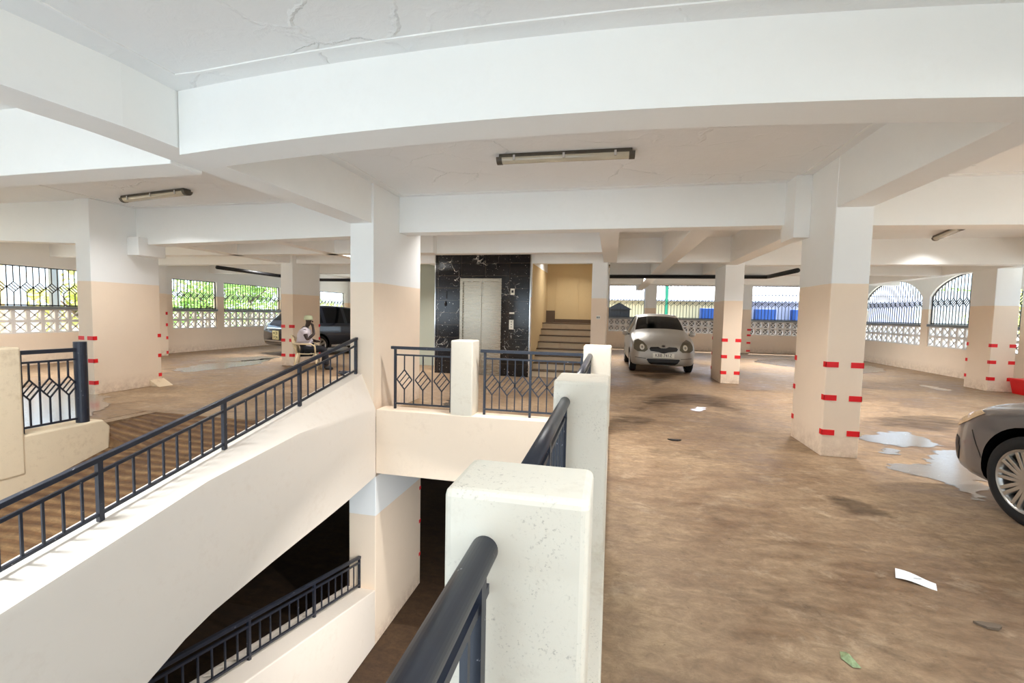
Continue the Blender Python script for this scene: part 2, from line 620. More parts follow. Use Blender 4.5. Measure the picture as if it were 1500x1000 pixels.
def struct(o, label=None, cat=None, group=None):
    o['kind'] = 'structure'
    if label:
        o['label'] = label
    if cat:
        o['category'] = cat
    if group:
        o['group'] = group
    return o


# ================================================================== SETTING
CZ, BZ = 3.25, 2.71            # ceiling height, beam soffit
LX, RX, BY = -13.9, 9.35, 22.0  # inner faces of the left, right and back walls
LOWZ = -3.34


def lerp_tab(tab, t):
    if t <= tab[0][0]:
        (a, va), (b, vb) = tab[0], tab[1]
    elif t >= tab[-1][0]:
        (a, va), (b, vb) = tab[-2], tab[-1]
    else:
        for (a, va), (b, vb) in zip(tab, tab[1:]):
            if a <= t <= b:
                break
    return va + (vb - va) * (t - a) / (b - a)


# ---- floors
b = MB()
b.box(-0.30, 9.6, -6.0, 6.02, -0.22, 0)
b.box(-14.15, 9.6, 6.02, 22.2, -0.22, 0)
b.box(-14.15, -3.22, 5.72, 6.02, -0.22, 0)
b.box(-14.15, -6.05, -6.0, 4.3, -0.22, 0)
b.box(-14.15, -6.3, 4.3, 5.15, -0.22, 0)
b.box(-14.15, -3.55, 5.15, 5.72, -0.22, 0)
struct(b.build('floor', M['floor']), 'dusty brown concrete parking floor of the upper level', 'floor')
b = MB()
b.box(-14.15, 9.6, -3.0, 16.2, LOWZ - 0.2, LOWZ)
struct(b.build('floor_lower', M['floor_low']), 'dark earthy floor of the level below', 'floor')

# ---- ramps
rings = []
for Y in [5.16, 5.0, 4.8, 4.6, 4.4, 4.34, 4.3, 3.8, 3.27, 2.6, 2.0, 1.4, 0.8, 0.2]:
    z = -0.24 + 0.29 * (Y - 4.3)
    z = min(z, 0.0) if Y < 5.15 else 0.0
    xl, zl = (-6.5, .002) if Y > 4.32 else (-6.1, z)
    rings.append([(xl, Y, zl), (-5.5, Y, z - .004), (-3.5, Y, z - .004), (-3.5, Y, z - 0.3), (xl, Y, z - 0.3)])
b = MB()
b.loft(rings)
struct(b.build('floor_ramp', M['ramp']), 'ridged brown concrete ramp running down behind the sloping black railing', 'ramp')
rings = []
for Y in (5.75, 4.5, 3.0, 1.5, 0.3):
    z = -2.57 + 0.235 * (6.0 - Y) - 0.60
    rings.append([(-6.1, Y, z), (-3.6, Y, z), (-3.6, Y, LOWZ - .1), (-6.1, Y, LOWZ - .1)])
b = MB()
b.loft(rings)
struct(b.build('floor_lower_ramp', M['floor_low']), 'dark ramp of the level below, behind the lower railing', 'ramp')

# ---- ramp parapet walls
ZI = [(0.3, -.52), (1.0, -.38), (1.72, -.25), (2.27, -.14), (3.05, .02), (4.17, .13), (5.0, .13), (5.75, .10)]
ZS = [(0.3, -1.95), (1.0, -1.70), (1.7, -1.47), (2.1, -1.34), (2.51, -1.22), (2.91, -1.07), (3.75, -1.0), (4.9, -.93), (5.75, -.84)]


def zr(Y):
    return .63 - .194 * (5.76 - Y)


rings = []
for Y in (5.75, 5.4, 5.0, 4.6, 4.17, 3.75, 3.4, 3.05, 2.8, 2.5, 2.27, 2.0, 1.72, 1.4, 1.0, .6, .3):
    zi, zs, z0 = lerp_tab(ZI, Y), lerp_tab(ZS, Y), zr(Y)
    rings.append([(-3.2, Y, zi), (-3.215, Y, zi + .05), (-3.42, Y, z0 - .02), (-3.62, Y, z0), (-3.66, Y, z0 - .04), (-3.66, Y, zs), (-3.2, Y, zs)])
b = MB()
b.loft(rings)
o = b.build('wall_ramp', M['ramp_wall'], smooth=True)
o.data.set_sharp_from_angle(angle=math.radians(28))
struct(o, 'sloping pale parapet wall of the ramp with a curved underside', 'wall')


def zlow(Y):
    return -2.55 + .237 * (5.9 - Y)


rings = []
for Y in (5.75, 4, 2, .3):
    rings.append([(-3.2, Y, zlow(Y)), (-3.66, Y, zlow(Y)), (-3.66, Y, LOWZ), (-3.2, Y, LOWZ)])
b = MB()
b.loft(rings)
struct(b.build('wall_lower_ramp', M['ramp_wall'], bevel=.012), 'low parapet wall of the lower ramp beside the earthy floor', 'wall')

# ---- edge of the opening in the floor
b = MB()
b.box(-3.2, 0.0, 5.75, 6.03, -.80, .12)
struct(b.build('wall_void_front', M['peach'], bevel=.01), 'peach parapet under the short railings at the far end of the opening', 'wall')
b = MB()
b.box(-.31, 0.005, -1.5, 5.75, -.80, .12)
struct(b.build('wall_void_right', M['cream'], bevel=.01), 'low cream kerb under the posts beside the parking floor', 'wall')


def parapet_post(x0, x1, y0, y1, z0, z1, label, mat='cream'):
    b = MB()
    b.box(x0, x1, y0, y1, z0, z1)
    o = b.build('parapet_post', M[mat], bevel=.018, seg=3)
    return struct(o, label, 'post')


parapet_post(-.345, -.03, .91, 1.13, .10, 1.12, 'stained cream parapet post nearest to the camera')
parapet_post(-.32, .0, 2.62, 3.0, .10, 1.12, 'stained cream parapet post standing second along the kerb')
parapet_post(-.335, .012, 5.75, 6.06, .10, 1.12, 'cream corner post in front of the stair pillar')
parapet_post(-2.10, -1.79, 5.752, 6.06, .10, 1.13, 'cream post between the two short railings in front of the lift')

# ---- stub wall left of the ramp
b = MB()
b.prism([(0.2, -1.6), (4.20, -.6), (4.31, -.34), (4.33, .02), (4.25, .115), (0.2, .125)], 0, -6.3, -6.0)
struct(b.build('wall_stub', M['stub'], bevel=.02), 'low tan stub wall at the top of the ramp', 'wall')
b = MB()
b.box(-6.32, -5.99, 3.05, 3.49, -.3, 1.05)
struct(b.build('parapet_post', M['stub'], bevel=.02), 'tan wall post beside the small railing with diamonds', 'post')


# ---- columns
def column(x0, x1, y0, y1, z0, z1, label, mat='two', tapes=(), foot=0.0, corners='all', th=.06):
    b = MB()
    b.box(x0, x1, y0, y1, z0, z1)
    o = b.build('column', M[mat], bevel=.008)
    struct(o, label, 'column')
    cs = {'fl': (x0, y0, 1, 1), 'fr': (x1, y0, -1, 1), 'bl': (x0, y1, 1, -1), 'br': (x1, y1, -1, -1)}
    for key in (cs if corners == 'all' else corners):
        cx, cy, sx, sy = cs[key]
        for z in tapes:
            t = MB()
            e, lx, ly = .004, .12, .06
            xa, xb = sorted((cx - sx * e, cx + sx * lx))
            ya, yb = sorted((cy - sy * e, cy + sy * .001))
            t.box(xa, xb, ya, yb, z - th / 2, z + th / 2)
            xa, xb = sorted((cx - sx * e, cx + sx * .001))
            ya, yb = sorted((cy - sy * e, cy + sy * ly))
            t.box(xa, xb, ya, yb, z - th / 2, z + th / 2)
            t.build('tape_strip', M['red'], o)
    return o


TZ = (1.02, .655, .27)
column(2.31, 2.67, 5.56, 6.42, 0, CZ, 'tall two-tone column with red tape nearest the grey car at the right edge', tapes=TZ)
column(2.50, 2.90, 11.2, 12.25, 0, CZ, 'two-tone column with red tape just right of the silver hatchback', tapes=(1.0, .62, .25), th=.075)
column(8.22, 8.68, 12.05, 12.75, 0, CZ, 'two-tone column with red tape beside the red bucket', tapes=(1.02, .65, .28), th=.075)
column(-8.74, -8.43, 5.86, 7.02, 0, CZ, 'two-tone column with red tape behind the round black post', tapes=(.95, .57, .2), th=.065)
column(-8.58, -8.22, 10.45, 11.58, 0, CZ, 'two-tone column with red tape behind the seated person', tapes=(1.05, .68, .28), th=.08)
column(-3.60, -3.24, 5.75, 7.32, -.85, CZ, 'two-tone column rising from the end of the ramp wall')
column(-3.62, -3.2, 5.75, 7.32, LOWZ, -.85, 'two-tone column of the lower level under the end of the ramp wall', mat='two_low',
       tapes=(LOWZ + 1.75, LOWZ + 1.15, LOWZ + .55), corners=('br',))
column(-13.75, -13.35, 10.95, 11.35, 0, CZ, 'pale column with red tape against the left wall beside the wet floor', tapes=(1.3, .95, .55, .1), corners=('fr', 'br', 'fl'), th=.09)

# corbels where beams meet the columns
for nm, bx, lab in (('corbel', (-8.43, -8.18, 6.45, 6.95, 2.40, 2.72), 'small corbel on the column behind the round black post'),
                    ('corbel', (2.13, 2.31, 6.2, 6.62, 2.50, CZ), 'stepped corbel on the column nearest the grey car')):
    b = MB()
    b.box(*bx)
    struct(b.build(nm, M['beam'], bevel=.006), lab, 'corbel')
b = MB()
b.add([(-8.43, 6.78, 0), (-8.20, 6.78, 0), (-8.43, 6.78, .13), (-8.43, 7.06, 0), (-8.20, 7.06, 0), (-8.43, 7.06, .13)],
      [(0, 1, 2), (5, 4, 3), (0, 3, 4, 1), (1, 4, 5, 2), (2, 5, 3, 0)])
tag(b.build('concrete_wedge', M['stub'], bevel=.01), 'small concrete wedge on the wet floor at the foot of a column', 'wedge')


# ---- ceiling and beams
def bay_z(x):
    return 3.235 - .0150 * (x + .6) ** 2


b = MB()
b.box(-14.15, 9.6, 3.05, 22.2, CZ, CZ + .2)
b.box(-14.15, -3.42, -6, 3.05, CZ, CZ + .2)
b.box(-3.42, 2.5, -6, -.7, CZ, CZ + .2)
b.box(2.5, 9.6, -6, 3.05, CZ, CZ + .2)
xs = [-3.45 + 6.0 * i / 24 for i in range(25)]
b.prism([(x, bay_z(x)) for x in xs] + [(x, CZ + .2) for x in reversed(xs)], 1, -.7, 3.05)
struct(b.build('ceiling', M['ceiling']), 'rough plastered white ceiling', 'ceiling')


def beam(x0, x1, y0, y1, zb=BZ, label=None, zt=CZ + .05, zb2=None):
    b = MB()
    if zb2 is None:
        b.box(x0, x1, y0, y1, zb, zt)
    else:          # soffit falls along x from zb to zb2
        b.hexa([(x0, y0, zb), (x1, y0, zb2), (x1, y1, zb2), (x0, y1, zb), (x0, y0, zt), (x1, y0, zt), (x1, y1, zt), (x0, y1, zt)])
    return struct(b.build('beam', M['beam'], bevel=.006), label or 'white painted concrete ceiling beam', 'beam', None if label else 'ceiling beams deeper in the car park')


xs = [-3.26 + 5.6 * i / 28 for i in range(29)]
b = MB()
rings = []
for x in xs:
    zf = 2.752 - .0128 * (x + .55) ** 2
    rings.append([(x, 2.9, zf), (x, 3.2, zf - .006), (x, 3.2, CZ + .1), (x, 2.9, CZ + .1)])
b.loft(rings)
struct(b.build('beam', M['beam']), 'long white gently bowed beam crossing the picture nearest the camera', 'beam')
beam(2.66, 9.5, 2.9, 3.2, 2.64, 'white beam continuing the nearest cross beam to the right')
beam(-14, -3.6, 3.12, 3.42, 2.60, 'pale cross beam left of the nearest beam junction', zb2=2.68)
# lengthwise beams
b = MB()
b.loft([[(-3.27 if Y > 2.5 else -3.27 - (2.5 - Y) * .13, Y, BZ), (-3.60 if Y > 2.5 else -3.6 - (2.5 - Y) * .13, Y, BZ),
         (-3.60 if Y > 2.5 else -3.6 - (2.5 - Y) * .13, Y, CZ + .1), (-3.27 if Y > 2.5 else -3.27 - (2.5 - Y) * .13, Y, CZ + .1)] for Y in (5.76, 3.2, 2.5, 1.6, .6, -.6)])
struct(b.build('beam', M['beam']), 'white lengthwise beam above the ramp wall railing', 'beam')
beam(2.32, 2.66, -.6, 5.57, BZ, 'white lengthwise beam ending on the column nearest the grey car')
beam(-3.24, 2.34, 6.52, 6.80, BZ, 'white cross beam behind the long ceiling lamp')
beam(2.66, 8.3, 6.55, 6.85, 2.70, 'white cross beam right of the column nearest the grey car', zb2=2.62)
beam(-8.45, -3.6, 6.62, 6.9, 2.60, 'white cross beam between the ramp column and the column behind the round post', zb2=2.70)
beam(-14, -8.72, 5.95, 6.2, 2.74, 'cross beam at the left edge meeting the column behind the round post', zb2=2.53)
beam(-.22, .07, 6.8, 10.6)
beam(1.04, 1.36, 6.8, 21.9)
beam(2.45, 2.75, 6.42, 13.7)
beam(-4.7, -.22, 8.95, 9.2, 2.72, 'cross beam right in front of the lift wall')
beam(.07, 1.04, 10.6, 10.85)
beam(1.36, 2.45, 10.6, 10.85)
beam(-.1, 8.3, 13.75, 14.05)
beam(2.9, 8.3, 11.2, 11.5)
beam(8.2, 8.5, 3.2, 21.9)
beam(-8.6, -8.3, 7.02, 10.45)
beam(-14, -3.6, 8.75, 9.0)
beam(-8.3, -3.6, 10.6, 10.85)
beam(-14, -8.6, 10.7, 10.95)
beam(-6.1, -5.85, 6.9, 16)
beam(-14, -4.7, 13.4, 13.65)
beam(-.1, 9.3, 17.5, 17.8)

# raised plaster line round the near ceiling bays
k = 0


def cove(pts, n):
    b = MB()
    for p, q in zip(pts, pts[1:]):
        b.bar(p, q, .022, .016)
    struct(b.build('trim_%d' % n, M['white']), 'thin raised plaster line along the ceiling edge', 'trim', 'plaster lines on the ceiling')


cove([(-3.13, -.6, bay_z(-3.13)), (-3.08, 2.72, bay_z(-3.08))] + [(x, 2.74, bay_z(x)) for x in (-2.9, -2.2, -1.5, -.8, 0, .7, 1.3, 1.8, 2.2)], 1)
cove([(-3.12, 3.25, CZ), (-3.12, 6.4, CZ), (2.2, 6.4, CZ), (2.2, 3.25, CZ)], 2)
cove([(-8.3, 3.5, CZ), (-8.3, 6.5, CZ), (-3.75, 6.5, CZ)], 3)
cove([(2.8, 6.43, CZ), (9, 6.43, CZ)], 4)


# ---- outer walls with openings, block screens and grilles
def wall_run(name, label, axis, face, out, a0, a1, openings, mat, zt=2.42, zc=1.9, arch=None, screens=True, skip=(), dz=0.0):
    """axis 1: wall runs along y at x=face; axis 0: along x at y=face; out: +1/-1 towards outside.
    openings: list of (a, b). arch: (spring, apex) for arched heads."""
    T = .16
    b = MB()

    def bx(a, c, z0, z1):
        lo, hi = sorted((face, face + out * T))
        if axis == 1:
            b.box(lo, hi, a, c, z0, z1)
        else:
            b.box(a, c, lo, hi, z0, z1)
    bx(a0, a1, 0, .78)
    prev = a0
    lo, hi = sorted((face, face + out * T))
    for (a, c) in sorted(openings):
        if a > prev:
            bx(prev, a, .78, CZ)
        if arch:
            m = (a + c) / 2
            pts = [(a, CZ)]
            for i in range(17):
                t = -1 + 2 * i / 16
                pts.append((m + t * (c - a) / 2, arch[0] + (arch[1] - arch[0]) * math.sqrt(max(0, 1 - (t * .97) ** 2)) ** 1.25))
            pts.append((c, CZ))
            b.prism(pts, 1 - axis, lo, hi) if axis == 1 else b.prism(pts, 1, lo, hi)
        else:
            bx(a, c, zt, CZ)
        prev = c
    if prev < a1:
        bx(prev, a1, .78, CZ)
    struct(b.build(name, mat), label, 'wall')


def head_z(t, a, c, zt, arch):
    if not arch:
        return zt
    m = (a + c) / 2
    q = max(-1, min(1, (t - m) / ((c - a) / 2)))
    return arch[0] + (arch[1] - arch[0]) * math.sqrt(max(0, 1 - (q * .97) ** 2)) ** 1.25


def screen(axis, face, out, a, c, label, bs=.29):
    z0, z1 = .78, 1.38
    n = max(1, round((c - a) / bs))
    s = (c - a) / n
    b = MB()
    d0, d1 = sorted((face + out * .03, face + out * .13))
    e0, e1 = sorted((face + out * .06, face + out * .10))

    def bx(t0, t1, za, zb_, f0=d0, f1=d1):
        if axis == 1:
            b.box(f0, f1, t0, t1, za, zb_)
        else:
            b.box(t0, t1, f0, f1, za, zb_)
    fr = .036
    for z in (z0, (z0 + z1) / 2, z1):
        bx(a, c, z - (fr if z > z0 else 0), z + (fr if z < z1 else 0))
    for i in range(n + 1):
        t = a + i * s
        bx(max(a, t - fr), min(c, t + fr), z0, z1, d0 + .001, d1 - .001)
    em = (e0 + e1) / 2
    for i in range(n):
        for j in range(2):
            t0, t1 = a + i * s + fr * .6, a + (i + 1) * s - fr * .6
            za, zb_ = z0 + j * .3 + fr * .6, z0 + (j + 1) * .3 - fr * .6
            for (p, q) in (((t0, za), (t1, zb_)), ((t0, zb_), (t1, za))):
                if axis == 1:
                    b.bar((em, p[0], p[1]), (em, q[0], q[1]), .03, .022, (1, 0, 0))
                else:
                    b.bar((p[0], em, p[1]), (q[0], em, q[1]), .03, .022, (0, 1, 0))
    o = b.build('breeze_block_screen', M['block'])
    struct(o, label, 'screen')
    s_ = MB()
    lo, hi = sorted((face - out * .03, face + out * .19))
    if axis == 1:
        s_.box(lo, hi, a, c, 1.38, 1.45)
    else:
        s_.box(a, c, lo, hi, 1.38, 1.45)
    s_.build('sill_cap', M['sill'], o)


def grille(axis, face, out, a, c, zt, zc, arch, label, per=.24, w=.017):
    f = face + out * .08
    root = empty('window_grille', (f, (a + c) / 2, 1.45) if axis == 1 else ((a + c) / 2, f, 1.45))
    tag(root, label, 'grille')
    b = MB()

    def P(t, z):
        return (f, t, z) if axis == 1 else (t, f, z)
    upv = (1, 0, 0) if axis == 1 else (0, 1, 0)

    def seg(p, q, ww=w):
        b.bar(P(*p), P(*q), ww, ww, upv)
    n = max(2, round((c - a) / per))
    s = (c - a) / n
    for i in range(n + 1):
        t = a + i * s
        top = head_z(t, a, c, zt, arch)
        if 0 < i < n:
            seg((t, 1.45), (t, top))
        if i < n:
            m = t + s / 2
            top = head_z(m, a, c, zt, arch)
            h, hw = .125, s * .48
            if zc + h < top:
                seg((m, 1.45), (m, zc - h))
                seg((m, zc + h), (m, top))
                for p, q in (((m - hw, zc), (m, zc + h)), ((m, zc + h), (m + hw, zc)), ((m + hw, zc), (m, zc - h)), ((m, zc - h), (m - hw, zc))):
                    seg(p, q)
                for k in (.33, .67):
                    seg((m - hw * (1 - k), zc + h * k), (m + hw * k, zc - h * (1 - k)))
            else:
                seg((m, 1.45), (m, top))
    b.build('bars', M['iron'], root)
    fr = MB()
    b = fr
    seg((a, 1.47), (c, 1.47), .03)
    seg((a + .012, 1.45), (a + .012, head_z(a, a, c, zt, arch)), .025)
    seg((c - .012, 1.45), (c - .012, head_z(c, a, c, zt, arch)), .025)
    m = 14
    for i in range(m):
        t0, t1 = a + (c - a) * i / m, a + (c - a) * (i + 1) / m
        seg((t0, head_z(t0, a, c, zt, arch) - .012), (t1, head_z(t1, a, c, zt, arch) - .012), .025)
    fr.build('frame', M['iron'], root)


LO = [(-5.5, -2.2), (-1.9, 1.4), (1.7, 5.1), (5.4, 9.45), (9.75, 10.9), (12.0, 13.70), (14.0, 16.9), (17.2, 19.3), (19.6, 21.7)]
wall_run('wall_left', 'pale parapet wall with block screens along the left side', 1, LX, -1, -6, 22.15, LO, M['two'], zt=2.42)
LL = ['at the left edge before the yellow building', 'behind the big left column', 'just right of the pale left column with red tape', 'left of the column behind the seated person',
      'behind the dark blue car', 'at the far left corner of the hall']
for (a, c), w_ in zip(LO[3:], LL):
    screen(1, LX, -1, a, c, 'white X-pattern block screen ' + w_)
    grille(1, LX, -1, a, c, 2.42, 1.9, None, 'dark bar window grille with diamonds ' + w_, per=.25)
RO = [(-5.5, -1.4), (-1.1, 2.1), (2.4, 5.6), (5.9, 9.1), (9.4, 12.6), (12.92, 16.1), (16.42, 19.7)]
AR = (2.15, 2.88)
wall_run('wall_right', 'pale parapet wall with arched openings along the right side', 1, RX, 1, -6, 22.15, RO, M['two'], arch=AR)
RL = ['in the near arched opening at the right', 'beside the red bucket at the right edge', 'just left of the column by the red bucket', 'in the farther arch right of the tall near column']
for (a, c), w_ in zip(RO[3:], RL):
    screen(1, RX, 1, a, c, 'white X-pattern block screen ' + w_)
    grille(1, RX, 1, a, c, 0, 2.08, AR, 'arched bar grille with diamonds ' + w_, per=.25)
BO = [(-12.5, -5.2), (-.15, 1.47), (1.98, 5.5), (5.95, 9.2)]  # first gap is hidden and left open to let light in
wall_run('wall_back', 'peach parapet wall with block screens behind the silver hatchback', 0, BY, 1, -14.05, 9.5, BO, M['two'], zt=2.95)
BL = ['', 'left of the pilaster behind the silver hatchback', 'between the hatchback and the middle column', 'right of the middle column']
for (a, c), w_ in zip(BO[1:], BL[1:]):
    screen(0, BY, 1, a, c, 'peach-white X-pattern block screen ' + w_)
    grille(0, BY, 1, a, c, 2.95, 2.15, None, 'dark bar window grille with diamonds ' + w_, per=.27, w=.02)
b = MB()
b.box(5.5, 5.95, 21.55, 22.0, 0, CZ)
o = struct(b.build('pilaster', M['two'], bevel=.01), 'peach pilaster with red tape at the back wall right of the middle column', 'pilaster')
for z in (1.02, .78, .45, .1):
    t = MB()
    t.box(5.8, 5.956, 21.54, 21.552, z - .04, z + .04)
    t.box(5.949, 5.956, 21.54, 21.7, z - .04, z + .04)
    t.build('tape_strip', M['red'], o)
b = MB()
b.box(1.47, 1.98, 21.7, 22.0, 0, CZ)
struct(b.build('pilaster', M['two'], bevel=.01), 'peach pilaster behind the roof of the silver hatchback', 'pilaster')

wall_run('wall_light_baffle', 'unseen parapet wall added behind the camera to limit sky light', 0, -6.0, -1, -14.05, 9.5,  # added unseen wall, cuts the sky light from behind
         [(-13.6, -9.6), (-9.3, -6.2), (-5.9, -3.3), (-3.0, -.3), (0, 3.0), (3.3, 6.2), (6.5, 9.2)], M['two'], zt=2.55)
# ---- lower level shell
b = MB()
b.box(-14.1, 9.6, 13.0, 13.2, LOWZ, -.22)
struct(b.build('wall_lower_back', M['two_low']), 'wall at the back of the dark level below', 'wall')
b = MB()
b.box(-14.2, -14.0, -3, 13.2, LOWZ, -.22)
struct(b.build('wall_lower_left', M['two_low']), 'left wall of the dark level below', 'wall')
b = MB()
b.box(9.4, 9.6, -3, 13.2, LOWZ, -.22)
struct(b.build('wall_lower_right', M['two_low']), 'right wall of the dark level below', 'wall')

# ---- lift and stair block
b = MB()
b.box(-4.28, -1.87, 10.62, 13.2, 0, CZ)          # lift shaft
b.box(-4.75, -4.28, 10.62, 11.9, 2.76, CZ)
b.box(-1.87, -.47, 10.62, 10.8, 2.70, CZ)         # lintel over the stair
b.box(-.47, -.13, 10.62, 13.4, 0, CZ)            # pillar right of the stair
struct(b.build('wall_lift', M['two']), 'wall block holding the lift and the stair opening', 'wall')
b = MB()
b.box(-1.87, -.47, 13.2, 13.4, 0, CZ)
b.box(-1.875, -1.862, 10.66, 13.2, 0, 2.7)
b.box(-1.87, -.47, 10.8, 13.2, CZ - .05, CZ)
struct(b.build('wall_stairwell', M['stair_wall']), 'yellowish wall inside the stairwell', 'wall')
b = MB()
b.box(-1.62, -1.60, 13.18, 13.2, 1.3, 2.62)
b.box(-.98, -.95, 13.185, 13.2, 1.3, 2.62)
b.box(-1.62, -.95, 13.185, 13.2, 2.60, 2.63)
struct(b.build('trim_5', M['stair_wall']), 'faint panel outline on the stairwell wall', 'trim')
b = MB()
b.box(-5.7, -4.28, 11.95, 12.1, 0, CZ)
struct(b.build('wall_lift_side', plaster('grey_green_plaster', (176, 180, 166), amount=.1)), 'grey-green wall in the recess left of the lift', 'wall')
root = empty('staircase', (-1.17, 10.7, 0))
struct(tag(root, 'short flight of stone stairs beside the lift', 'stairs'))
for i in range(8):
    s_ = MB()
    y0 = 10.74 + .235 * i
    top = .16 * (i + 1)
    y1 = 13.2 if i == 7 else y0 + .235
    s_.box(-1.86, -.47, y0, y1, .16 * i, top - .025) if i == 7 else s_.box(-1.86, -.47, y0, 13.0, .16 * i, top - .025)
    st = s_.build('step', M['stair'], root)
    s_ = MB()
    s_.box(-1.86, -.47, y0 - .03, y1, top - .025, top)
    s_.build('tread', M['stair_edge'], st)
sk = MB()
sk.box(-1.86, -.5, 13.17, 13.2, 1.28, 1.38)
sk.box(-1.86, -1.62, 13.05, 13.2, 1.28, 1.62)
struct(sk.build('baseboard_stairwell', M['stair_edge']), 'dark skirting tiles on the stair landing', 'baseboard')

root = empty('lift_doorway', (-3.1, 10.6, 0))
struct(tag(root, 'lift entrance of black speckled granite with steel doors', 'lift'))
g = MB()
g.box(-4.27, -3.62, 10.56, 10.62, 0, 2.92)
g.box(-2.60, -1.90, 10.56, 10.62, 0, 2.92)
g.box(-3.62, -2.60, 10.56, 10.62, 2.33, 2.92)
g.build('granite_surround', M['granite'], root)
g = MB()
g.box(-4.285, -4.265, 10.55, 10.63, 0, 2.92)
g.box(-1.905, -1.885, 10.55, 10.63, 0, 2.92)
g.build('edge_strip', M['chrome'], root)
g = MB()
g.box(-3.63, -3.56, 10.54, 10.62, 0, 2.34)
g.box(-2.64, -2.59, 10.54, 10.62, 0, 2.34)
g.box(-3.56, -2.64, 10.54, 10.62, 2.26, 2.34)
g.build('door_frame', M['steel'], root, bevel=.004)
for x0, x1 in ((-3.56, -3.095), (-3.085, -2.64)):
    g = MB()
    g.box(x0, x1, 10.595, 10.615, .02, 2.26)
    g.build('door_leaf', M['steel'], root)
g = MB()
g.box(-3.56, -2.64, 10.53, 10.62, 0, .03)
g.build('threshold', M['steel'], root)
for nm, bx, mt in (('floor_display', (-2.37, -2.27, 10.545, 10.56, 1.95, 2.10), 'plate_white'), ('call_button_plate', (-2.39, -2.28, 10.545, 10.56, 1.13, 1.36), 'plate_white'),
                   ('notice_strip', (-2.39, -2.27, 10.55, 10.56, 1.50, 1.54), 'plate_white')):
    g = MB()
    g.box(*bx)
    pl = g.build(nm, M[mt], root, bevel=.004)
    if nm == 'floor_display':
        g = MB()
        g.box(-2.345, -2.295, 10.54, 10.546, 2.0, 2.06)
        g.build('screen', M['black'], pl)
    if nm == 'call_button_plate':
        for z in (1.19, 1.25, 1.31):
            g = MB()
            g.lathe([(.012, 10.538), (.012, 10.546)], (-2.335, 0, z), 1, 10)
            g.build('button', M['black'], pl)
# hanging key hook left of the door
g = MB()
g.bar((-4.05, 10.55, 2.02), (-3.93, 10.55, 2.02), .015)
g.bar((-3.98, 10.55, 2.02), (-3.98, 10.55, 1.84), .022)
g.lathe([(.012, 1.78), (.035, 1.72), (.02, 1.66)], (-4.0, 10.545, 0), 2, 8)
tag(g.build('hanging_hook', M['black']), 'small black hook hanging on the granite left of the lift door', 'hook')
g = MB()
g.box(-.35, -.26, 10.608, 10.62, 1.42, 1.50)
sw = g.build('light_switch', M['plate_white'], bevel=.004)
tag(sw, 'small switch plate on the pillar right of the stairs', 'switch')
g = MB()
g.box(-.34, -.31, 10.602, 10.609, 1.44, 1.48)
g.box(-.30, -.27, 10.602, 10.609, 1.44, 1.48)
g.build('rocker', M['sill'], sw)


# ================================================================== RAILINGS
def railing(name, label, P0, P1, h0, h1, post_t, bal_t, dia_t=(), r_top=.024, square=True, sub=.1, bot=.075, zc=None, dh=.14, dw=.115, post_w=.03,
            bal_w=.014, over0=0.03, over1=0.03, first_h=None):
    """a straight railing from P0 to P1 (feet on the kerb), h0/h1 heights at both ends"""
    P0, P1 = Vector(P0), Vector(P1)
    root = empty(name, (P0 + P1) / 2)
    tag(root, label, 'railing')
    d = (P1 - P0)
    L = d.length
    dn = d / L
    flat = Vector((dn.x, dn.y, 0)).normalized()
    side = Vector((-flat.y, flat.x, 0))

    def at(t, z):
        p = P0.lerp(P1, t)
        hh = h0 + (h1 - h0) * t
        return p + Vector((0, 0, hh * z if z <= 1 else z))

    def q(t, dz_from_top):
        p = P0.lerp(P1, t)
        return p + Vector((0, 0, h0 + (h1 - h0) * t - dz_from_top))
    m = MB()
    a, c = q(0, 0) - dn * over0, q(1, 0) + dn * over1
    if square:
        m.bar(a, c, r_top * 2, r_top * 1.7)
    else:
        m.tube([a, c], r_top, 28)
    m.build('top_rail', M['rail'], root, smooth=not square, bevel=.004 if square else 0)
    m = MB()
    m.bar(q(0, sub), q(1, sub), .024, .022)
    m.build('sub_rail', M['rail'], root)
    m = MB()
    m.bar(P0 + Vector((0, 0, bot)), P1 + Vector((0, 0, bot)), .024, .022)
    m.build('bottom_rail', M['rail'], root)
    for t in post_t:
        m = MB()
        m.bar(P0.lerp(P1, t) - Vector((0, 0, .005)), q(t, .01), post_w, post_w, flat)
        m.build('post', M['rail'], root)
    for t in bal_t:
        m = MB()
        lo, hi = P0.lerp(P1, t) + Vector((0, 0, bot)), q(t, sub)
        if t in dia_t:
            hh = h0 + (h1 - h0) * t
            cz = (zc if zc is not None else hh * .47)
            cpt = P0.lerp(P1, t) + Vector((0, 0, cz))
            m.bar(lo, cpt - Vector((0, 0, dh)), bal_w, bal_w, flat)
            m.build('baluster', M['rail'], root)
            m = MB()
            m.bar(cpt + Vector((0, 0, dh)), hi, bal_w, bal_w, flat)
        else:
            m.bar(lo, hi, bal_w, bal_w, flat)
        m.build('baluster', M['rail'], root)
        if t in dia_t:
            m = MB()
            U, V = flat * dw, Vector((0, 0, dh))
            for p, s in ((cpt - U, cpt + V), (cpt + V, cpt + U), (cpt + U, cpt - V), (cpt - V, cpt - U)):
                m.bar(p, s, bal_w, bal_w, side)
            for k in (.33, .67):
                m.bar(cpt - U * (1 - k) - V * k, cpt + U * k + V * (1 - k), bal_w * .8, bal_w * .8, side)
            m.build('diamond', M['rail'], root)
    return root


